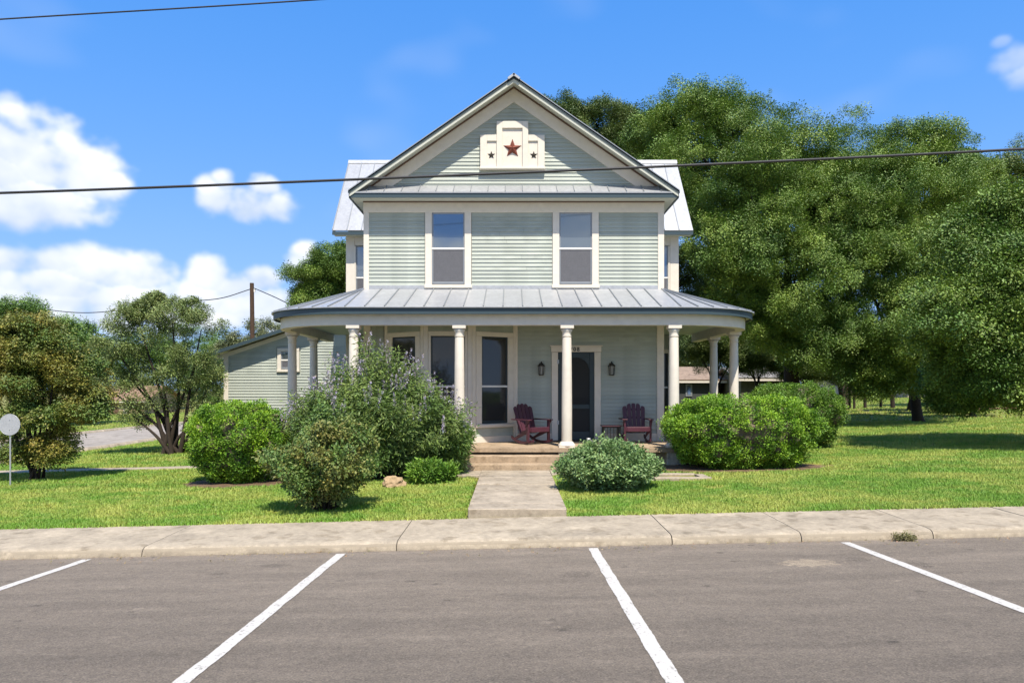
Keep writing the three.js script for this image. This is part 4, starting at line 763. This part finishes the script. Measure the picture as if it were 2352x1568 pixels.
// loose shrubs: shoots that spring from the base, with leaves along them and, on some, flower spikes
function loose(name, label, x, d, { shoots, height, spread, depth = spread, geo, tint, leafSize = 1, per = 26, seed, arch = 0.25, flowers = 0, bark = M.bark, base = 0.25, low = 0.15, skew = 0, stemR = 0.012 }) {
  const y = G(x, d), t = thing(name, label, 'shrub', x, y - 0.02, d), r = rng(seed), pts = [], stems = [], heads = [];
  for (let i = 0; i < shoots; i++) {
    const a = r() * 6.283, q = Math.sqrt(r()), hx = Math.cos(a) * q, hz = Math.sin(a) * q, h = height * (0.55 + 0.45 * Math.sqrt(Math.max(0, 1 - q * q * 0.85))) * (0.78 + r() * 0.3);
    const p0 = new THREE.Vector3(hx * base * spread, 0, hz * base * depth), p2 = new THREE.Vector3(hx * spread + skew * r(), h * (1 - arch * q * 0.6), hz * depth), p1 = p0.clone().lerp(p2, 0.5); p1.y += h * 0.12; p1.x -= hx * spread * 0.1;
    const c = new THREE.QuadraticBezierCurve3(p0, p1, p2);
    stems.push(tube([p0, c.getPoint(0.5), p2], [stemR, stemR * 0.7, stemR * 0.25], 5, 6));
    for (let k = 0; k < per; k++) { const u = low + (1 - low) * Math.pow(r(), 0.75), p = c.getPoint(u), s = 0.10 * (1.2 - u * 0.5) * spread; const X = p.x + (r() - 0.5) * 2 * s, Y = Math.max(0.06, p.y + (r() - 0.5) * s * 1.6), Z = p.z + (r() - 0.5) * 2 * s; pts.push([X, Y, Z, leafSize * (0.7 + r() * 0.6), tint(simplex.noise3d(X * 1.8 + seed, Y * 1.8, Z * 1.8), r, Y, X, Y, Z)]); }
    if (r() < flowers) for (let k = 0; k < 3; k++) heads.push([p2.x + (r() - 0.5) * 0.28, p2.y - 0.04 + (r() - 0.5) * 0.16, p2.z + (r() - 0.5) * 0.28, 0.8 + r() * 0.6, WHITE, 0.3]);
  }
  instances('foliage', geo, L_.plain, pts, t);
  mesh('stems', mergeGeometries(stems), bark, t).userData.kind = 'stuff';
  if (heads.length) instances('flower_spikes', spikeGeo, L_.plain, heads, t);
  return t;
}
const spikeGeo = (() => { const r = rng(77), P = [], C = []; for (let i = 0; i < 46; i++) { const u = i / 46, a = i * 2.4, q = 0.022 * (1 - u * 0.75), c = new THREE.Vector3(Math.cos(a) * q, u * 0.26, Math.sin(a) * q), s = 0.017; const col = r() < 0.25 ? [0.26, 0.22, 0.16] : [0.36 + r() * 0.1, 0.33 + r() * 0.08, 0.40 + r() * 0.1]; for (let k = 0; k < 3; k++) { P.push(c.x + (r() - 0.5) * s * 2, c.y + (r() - 0.5) * s * 2, c.z + (r() - 0.5) * s * 2); C.push(...col); } } const g = new THREE.BufferGeometry(); g.setAttribute('position', new THREE.Float32BufferAttribute(P, 3)); g.setAttribute('color', new THREE.Float32BufferAttribute(C, 3)); g.computeVertexNormals(); return g; })();
loose('flowering_shrub', 'tall loose shrub with pale purple flower spikes in front of the bay window', PX(858, 15.1), 15.1, { shoots: 120, height: 2.6, spread: 1.88, depth: 1.0, geo: G_.vitex, seed: 21, flowers: 0.75, per: 27, tint: tinter([0.09, 0.175, 0.024], [0.225, 0.31, 0.07]), arch: 0.55, base: 0.2 });
loose('rose_bush', 'twiggy bush with bronze new leaves growing by the sidewalk', PX(748, 11.75), 11.75, { shoots: 66, height: 1.62, spread: 1.0, depth: 0.75, geo: G_.rose, seed: 22, per: 26, base: 0.15, low: 0.2, arch: 0.5, stemR: 0.008,
  tint: (n, r) => { const t = clamp(0.4 + n * 0.8 + (r() - 0.5) * 0.6, 0, 1), v = 1 + (r() - 0.5) * 0.35; return rgb(lerp(0.11, 0.25, t) * v, lerp(0.20, 0.235, t) * v, lerp(0.03, 0.05, t) * v); } });
loose('silver_bush', 'low mounded silver-green bush beside the front walkway', PX(1396, 13.2), 13.2, { shoots: 150, height: 0.9, spread: 0.9, depth: 0.72, geo: G_.silver, seed: 23, per: 26, base: 0.3, low: 0.2, arch: 0.55, stemR: 0.005, tint: tinter([0.12, 0.22, 0.055], [0.27, 0.39, 0.135]) });
loose('garden_herb', 'bright green leafy weeds under the purple flowered shrub, near the steps', PX(985, 14.4), 14.4, { shoots: 30, height: 0.42, spread: 0.5, depth: 0.3, geo: G_.herb, seed: 24, per: 14, base: 0.6, low: 0.1, stemR: 0.005, tint: tinter([0.09, 0.20, 0.015], [0.18, 0.31, 0.03]) });
loose('leafy_shrub', 'dense dark green shrub between the flowering shrub and the porch steps', PX(1030, 15.5), 15.5, { shoots: 50, height: 1.2, spread: 0.62, depth: 0.45, geo: G_.vitex, seed: 25, per: 26, base: 0.4, low: 0.1, tint: tinter([0.08, 0.17, 0.02], [0.17, 0.28, 0.045]) });
loose('kerb_weed', 'dry weed tuft sprouting from the gutter against the kerb', PX(2085, 9.2), 9.26, { shoots: 12, height: 0.12, spread: 0.16, depth: 0.06, geo: G_.rose, seed: 26, per: 5, base: 0.5, low: 0.2, leafSize: 0.35, stemR: 0.003, tint: tinter([0.2, 0.19, 0.07], [0.3, 0.26, 0.1]) });

// lawn: tufts of blades, thinner with distance; yellow and bare in places
{
  const tuft = (n, h, w, seed) => { const r = rng(seed), P = [], C = []; for (let i = 0; i < n; i++) { const a = r() * 6.283, q = r() * 0.05, x = Math.cos(a) * q, z = Math.sin(a) * q, b = r() * 6.283, hh = h * (0.5 + r() * 0.7), l = hh * (0.2 + r() * 0.7), dx = Math.cos(b), dz = Math.sin(b), v = 0.75 + r() * 0.5, k = r() < 0.12 ? 1.5 : 1; P.push(x - dz * w, 0, z + dx * w, x + dz * w, 0, z - dx * w, x + dx * l, hh, z + dz * l); for (let j = 0; j < 3; j++) C.push(v * k, v, v); } const g = new THREE.BufferGeometry(); g.setAttribute('position', new THREE.Float32BufferAttribute(P, 3)); g.setAttribute('color', new THREE.Float32BufferAttribute(C, 3)); g.computeVertexNormals(); return g; };
  const r = rng(88), pts = [];
  const free = (x, d) => {
    if (x > -0.67 && x < 0.82 && d < 15.95) return false;
    if (d > 15.0 && d < 15.95 && x > -1.32 && x < 1.22) return false;
    if (d > 15.8 && d < 23 && x > -5.9 && x < 6.0) { const dx = x < porchX0 ? porchX0 - x : x > porchX1 ? x - porchX1 : 0; if (d > WALL ? dx < 2.2 : Math.hypot(dx, WALL - d) < 2.2) return false; }
    if (d > 22.5 && d < 29.4 && x > -9.6 && x < 5.1) return false;
    if (d > 17.95 && d < 18.75 && x < -6.95 && x > -14.05) return false;
    if (x < -13.85 && x > -20.95) return false;
    if (Math.hypot((x - 4.72) / 1.9, (d - 15.85) / 0.98) < 1 + 0.12 * simplex.noise(x * 3, d * 3) || Math.hypot((x + 5.35) / 1.2, (d - 15.2) / 0.98) < 1 + 0.12 * simplex.noise(x * 3, d * 3)) return false;
    if (d > 13.98 && d < 14.8 && x > 2.53 && x < 3.7) return false;
    return true;
  };
  const put = (n, d0, d1, s) => { for (let i = 0; i < n; i++) {
    const d = Math.sqrt(lerp(d0 * d0, d1 * d1, r())), x = (r() * 2 - 1) * d * 0.70; if (!free(x, d)) continue;
    const n1 = fbm2(x * 0.35, d * 0.5, 4), n2 = fbm2(x * 1.6 + 30, d * 1.9, 3);
    const bare = smooth(0.30, 0.55, fbm2(x * 0.7 + 8, d * 1.0, 4)) + 0.9 * smooth(1, 0.2, Math.hypot((x + 5.6) / 0.8, (d - 13.6) / 0.28)) + 0.8 * smooth(1, 0.3, Math.hypot((x - 3.2) / 1.0, (d - 14.0) / 0.5)) + 0.8 * smooth(1, 0.3, Math.hypot((x + 1.5) / 1.0, (d - 13.9) / 0.3));
    if (r() < bare * 0.85) continue;
    const y = clamp(0.42 + n1 * 1.0 + n2 * 0.7 + bare * 0.4, 0, 1), v = 0.85 + r() * 0.35;
    pts.push([x, G(x, d) - 0.004, -d, s * (0.75 + r() * 0.6), rgb(lerp(0.15, 0.36, y) * v, lerp(0.30, 0.41, y) * v, lerp(0.022, 0.075, y) * v), 0.12, 0.8 + r() * 0.5]);
  } };
  put(84000, BACK - 0.025, 14, 0.9); put(84000, 14, 20, 0.95); put(70000, 20, 32, 1.15); put(50000, 32, 75, 1.7);
  const o = instances('lawn_grass', tuft(11, 0.042, 0.0055, 3), phys(WHITE, 0.6, { vertexColors: true, side: THREE.DoubleSide, transmission: 0.2, thickness: 0 }), pts, scene);
  // fallen leaves and grit in the gutter
  const lit = []; for (let i = 0; i < 420; i++) { const x = (r() * 2 - 1) * 8, d = KERB - Math.pow(r(), 2.5) * 0.45 - 0.01; if (fbm2(x * 1.3, 3, 3) < -0.1 && r() < 0.8) continue; lit.push([x, G(x, d) + 0.008, -d, 0.35 + r() * 0.6, rgb(0.26 + r() * 0.12, 0.21 + r() * 0.08, 0.08 + r() * 0.05), 0.2]); }
  instances('leaf_litter', clump(3, 0.03, 0.035, 0.016, 91, { flat: 0.12 }), L_.plain, lit, scene);
}
// ---------------------------------------------------------------- stones, sign, wires, pole, far buildings
function stone(name, label, x, d, rx, ry, rz, m, seed) {
  const g = new THREE.IcosahedronGeometry(1, 4), p = g.attributes.position;
  for (let i = 0; i < p.count; i++) { const v = new THREE.Vector3().fromBufferAttribute(p, i), n = 1 + 0.22 * simplex.noise3d(v.x * 1.6 + seed, v.y * 1.6, v.z * 1.6) + 0.07 * simplex.noise3d(v.x * 6, v.y * 6 + seed, v.z * 6); p.setXYZ(i, v.x * rx * n, Math.max(-0.3, v.y) * ry * n + ry * 0.25, v.z * rz * n); }
  g.computeVertexNormals(); const o = mesh(numbered(name), uvm(g, 0.6), m); o.position.set(x, G(x, d), -d); o.userData = { label, category: 'stone' }; return o;
}
stone('sandstone_block', 'tan sandstone block half hidden under the purple flowered shrub', PX(905, 13.9), 13.9, 0.2, 0.16, 0.14, M.rock, 4);
{
  const x = PX(1057, 15.7), d = 15.7, t = thing('garden_statue', 'small weathered white stone ornament beside the porch steps', 'ornament', x, G(x, d), d);
  mesh('pedestal', new THREE.LatheGeometry([[0, 0], [0.085, 0], [0.08, 0.03], [0.05, 0.05], [0.055, 0.09], [0, 0.09]].map(p => new THREE.Vector2(...p)), 16), M.whitestone, t);
  mesh('figure', new THREE.LatheGeometry([[0.0, 0.09], [0.06, 0.10], [0.085, 0.17], [0.075, 0.25], [0.05, 0.29], [0.062, 0.33], [0.05, 0.375], [0, 0.39]].map(p => new THREE.Vector2(...p)), 16), M.whitestone, t);
}
{
  const d = 15.4, x = PX(21, d), y = G(x, d), t = thing('round_sign', 'round grey sign disc on a thin metal post beside the crape myrtle', 'sign', x, y, d), c = PY(975, d) - y;
  mesh('post', uvm(chamfer(-0.014, 0.014, -0.05, c + 0.1, -0.03, -0.012, 0.003), 1), M.galv, t);
  mesh('sign_disc', uvm(toCreasedNormals(new THREE.CylinderGeometry(0.212, 0.212, 0.012, 48).rotateX(Math.PI / 2).translate(0, c, 0), 0.6), 1), M.signgrey, t);
  mesh('disc_rim', new THREE.TorusGeometry(0.212, 0.006, 6, 48).translate(0, c, 0.002), M.galv, t);
  for (const k of [-0.1, 0.1]) mesh('bolt', new THREE.CylinderGeometry(0.009, 0.009, 0.012, 8).rotateX(Math.PI / 2).translate(0, c + k, 0.01), M.galv, t);
}
function wire(name, label, pts, rad) { const o = mesh(numbered(name), tube(pts, [rad, rad], 8, 60), M.cable); o.userData = { label, category: 'wire', group: 'overhead wires' }; return o; }
{
  const at = (px, py, d) => new THREE.Vector3(PX(px, d), PY(py, d), -d);
  wire('overhead_wire', 'thick black overhead cable crossing in front of the house gable', [at(-5200, 500, 12), at(-1200, 477, 12), at(0, 443, 12), at(800, 412.5, 12), at(1568, 380, 12), at(2352, 342, 12), at(3600, 270, 12), at(7600, -60, 12)], 0.021);
  wire('overhead_wire', 'thin overhead wire high in the sky above the big cloud', [at(-3600, 190, 11), at(-900, 105, 11), at(0, 44, 11), at(700, 1, 11), at(1800, -78, 11), at(5200, -420, 11)], 0.011);
  const D = 47, p = thing('utility_pole', 'bare brown wooden utility pole rising behind the annex roof', 'utility pole', PX(579, D), G(PX(579, D), D), D);
  const top = PY(650, D) - p.position.y;
  mesh('pole_shaft', tube([new THREE.Vector3(0, -0.3, 0), new THREE.Vector3(0.01, top * 0.5, 0), new THREE.Vector3(-0.03, top, 0)], [0.165, 0.145, 0.125], 12, 6), M.pole, p);
  mesh('insulator', new THREE.CylinderGeometry(0.05, 0.06, 0.2, 8).translate(0.14, top - 0.45, 0), M.sash, p);
  wire('service_wire', 'wire sagging from the utility pole towards the side street', [at(574, 664, D), at(510, 684, D + 1), at(440, 692, D + 2), at(330, 706, D + 3), at(190, 718, D + 4), at(60, 704, D + 5), at(-200, 660, D + 7)], 0.028);
  wire('service_wire', 'wire running down from the utility pole behind the porch roof', [at(584, 662, D), at(630, 682, D - 2), at(672, 702, D - 4), at(740, 728, D - 8), at(800, 742, D - 11)], 0.028);
}
// far buildings
{
  const gable3 = (t, o, x0, x1, y0, y1, d0, d1, ridge, wallM, roofM, over = 0.4) => {
    mesh('wall', box(x0, x1, y0, y1, d0, d1), wallM, t, o);
    const dm = (d0 + d1) / 2, a = x0 - over, b = x1 + over, k = (ridge - y1) / (dm - d0), ey = y1 - k * over;
    mesh('roof', quadSlab(V(a, ey + 0.08, d0 - over), V(b, ey + 0.08, d0 - over), V(b, ridge, dm), V(a, ridge, dm), 0.08), roofM, t, o);
    mesh('roof', quadSlab(V(b, ey + 0.08, d1 + over), V(a, ey + 0.08, d1 + over), V(a, ridge, dm + 0.004), V(b, ridge, dm + 0.004), 0.08), roofM, t, o);
    mesh('fascia', box(a, b, ey - 0.12, ey - 0.004, d0 - over + 0.02, d0 - over + 0.06), M.trim, t, o);
    for (const x of [x0 - 0.0, x1 - 0.1]) mesh('gable_end', new THREE.ExtrudeGeometry(new THREE.Shape([[d0 + 0.02, y1 - 0.01], [d1 - 0.02, y1 - 0.01], [dm, ridge - 0.12]].map(p => new THREE.Vector2(...p))), { depth: 0.1, bevelEnabled: false }).rotateY(Math.PI / 2).translate(x, 0, 0), wallM, t, o);
  };
  const pane = (t, o, x0, x1, y0, y1, d, frame = M.trim) => { const w = sub('window', t); mesh('window_frame', box(x0, x1, y0, y1, d - 0.05, d + 0.02), frame, w, o); mesh('pane', box(x0 + 0.1, x1 - 0.1, y0 + 0.1, y1 - 0.1, d - 0.058, d - 0.04), M.glass, w, o); };
  const make = (name, label, px0, px1, D, eave, ridge, depth, wallM, roofM) => { const x0 = PX(px0, D), x1 = PX(px1, D), y = G((x0 + x1) / 2, D), t = thing(name, label, 'house', (x0 + x1) / 2, y, D), o = t.position.clone(); const e = PY(eave, D), r = PY(ridge, D + depth / 2); gable3(t, o, x0, x1, y - 0.3, e, D, D + depth, r, wallM, roofM); return { t, o, x0, x1, y, e }; };
  const tan = std(rgb(0.50, 0.41, 0.28), 0.9, { map: concTex }), shingle = std(rgb(0.40, 0.27, 0.20), 0.95, { map: concTex }), darkw = std(rgb(0.045, 0.05, 0.05), 0.9), greenw = std(rgb(0.17, 0.18, 0.13), 0.9, { map: concTex }), white = std(rgb(0.62, 0.58, 0.52), 0.9, { map: concTex }), grey = std(rgb(0.33, 0.33, 0.335), 0.7, { map: concTex });
  { const D = 74, h = make('far_house', 'tan house with a porch across the side street, seen under the trees', 150, 330, D, 918, 885, 8, tan, shingle), { t, o } = h;
    for (const [a, b] of [[245, 256], [262, 272]]) mesh('doorway', box(PX(a, D), PX(b, D), h.y, PY(930, D), D - 0.04, D + 0.02), M.brown, t, o);
    mesh('porch_post', box(PX(257, D), PX(260, D), h.y, PY(921, D), D - 0.35, D - 0.2), M.rock, t, o); pane(t, o, PX(283, D), PX(292, D), PY(962, D), PY(938, D), D); pane(t, o, PX(200, D), PX(215, D), PY(962, D), PY(938, D), D); }
  { const h = make('far_house', 'low house with a weathered tan shingle roof behind the porch columns', 1530, 1652, 47, 871, 842, 7, darkw, std(rgb(0.38, 0.30, 0.25), 0.95, { map: concTex })); pane(h.t, h.o, PX(1575, 47), PX(1590, 47), PY(910, 47), PY(882, 47), 47, M.seam); }
  { const D = 44, h = make('far_shed', 'long low shed with a pale metal roof behind the tallest oak', 1702, 1838, D, 866, 843, 5, greenw, grey); pane(h.t, h.o, PX(1790, D), PX(1818, D), PY(905, D), PY(878, D), D, std(rgb(0.42, 0.40, 0.26), 0.9)); pane(h.t, h.o, PX(1745, D), PX(1765, D), PY(900, D), PY(878, D), D, greenw); }
  { const h = make('far_house', 'pale stuccoed house beyond the far lawn, half hidden by oak leaves', 1930, 2090, 96, 872, 850, 9, white, shingle); for (const a of [1960, 2000, 2050]) pane(h.t, h.o, PX(a, 96), PX(a + 12, 96), PY(896, 96), PY(880, 96), 96); }
  { const h = make('far_shed', 'small white shed beyond the lawn beside the leaning oak trunk', 2085, 2150, 70, 886, 872, 4, white, grey); pane(h.t, h.o, PX(2108, 70), PX(2122, 70), PY(905, 70), PY(892, 70), 70); }
  // slim trunks and posts that stand along the far edge of the lawn
  [[1932, 46, 0.11, 2.4, 0.28, 'dark leaning slim trunk at the end of the fence row'], [1952, 46.5, 0.075, 1.9, 0.02, 'slim dark trunk in the row beside the pale post'], [1963, 46, 0.07, 2.0, -0.03, 'slim straight trunk, third in the row by the pale post'], [1988, 46.5, 0.085, 2.2, -0.06, 'slim trunk midway along the row on the far lawn'], [2024, 47, 0.075, 1.9, 0.0, 'thin upright trunk standing alone in the far row'], [2052, 46, 0.12, 2.6, -0.2, 'stout slanting trunk at the open end of the far row'], [2130, 44, 0.06, 2.1, 0.0, 'thin trunk under the broad oak by the shed'], [2196, 42, 0.05, 1.9, 0.02, 'thin pale trunk in front of the brick-red flower bed']].forEach(([px, D, rad, hh, lean, label]) => {
    const x = PX(px, D), t = thing('slim_trunk', label, 'tree trunk', x, G(x, D), D, 0, 'slim trunks along the far lawn');
    mesh('trunk', tube([new THREE.Vector3(0, -0.1, 0), new THREE.Vector3(lean * 0.4, hh * 0.5, 0), new THREE.Vector3(lean, hh + 1.5, 0)], [rad * 1.2, rad, rad * 0.7], 8, 6), M.bark, t);
    mesh('side_branch', tube([new THREE.Vector3(lean * 0.6, hh * 0.7, 0), new THREE.Vector3(lean * 0.6 + 0.3, hh * 1.1, 0.1), new THREE.Vector3(lean * 0.6 + 0.5, hh + 1.2, 0)], [rad * 0.5, rad * 0.35, rad * 0.2], 6, 4), M.bark, t);
  });
  { const D = 46, x = PX(1941, D), t = thing('pale_post', 'square pale wooden post standing among the slim trunks', 'post', x, G(x, D), D); mesh('post_body', chamfer(-0.16, 0.16, -0.1, 1.75, -0.16, 0.16, 0.02), M.barkpale, t); mesh('post_cap', chamfer(-0.19, 0.19, 1.752, 1.82, -0.19, 0.19, 0.02), M.barkpale, t); }
  structure('planting_bed', sheet(span(24.2, 28.2, 8), span(40.5, 42.5, 4), 0.05, 0.4), std(rgb(0.33, 0.16, 0.10), 1, { map: concTex }));
}
renderer.render(scene, camera);
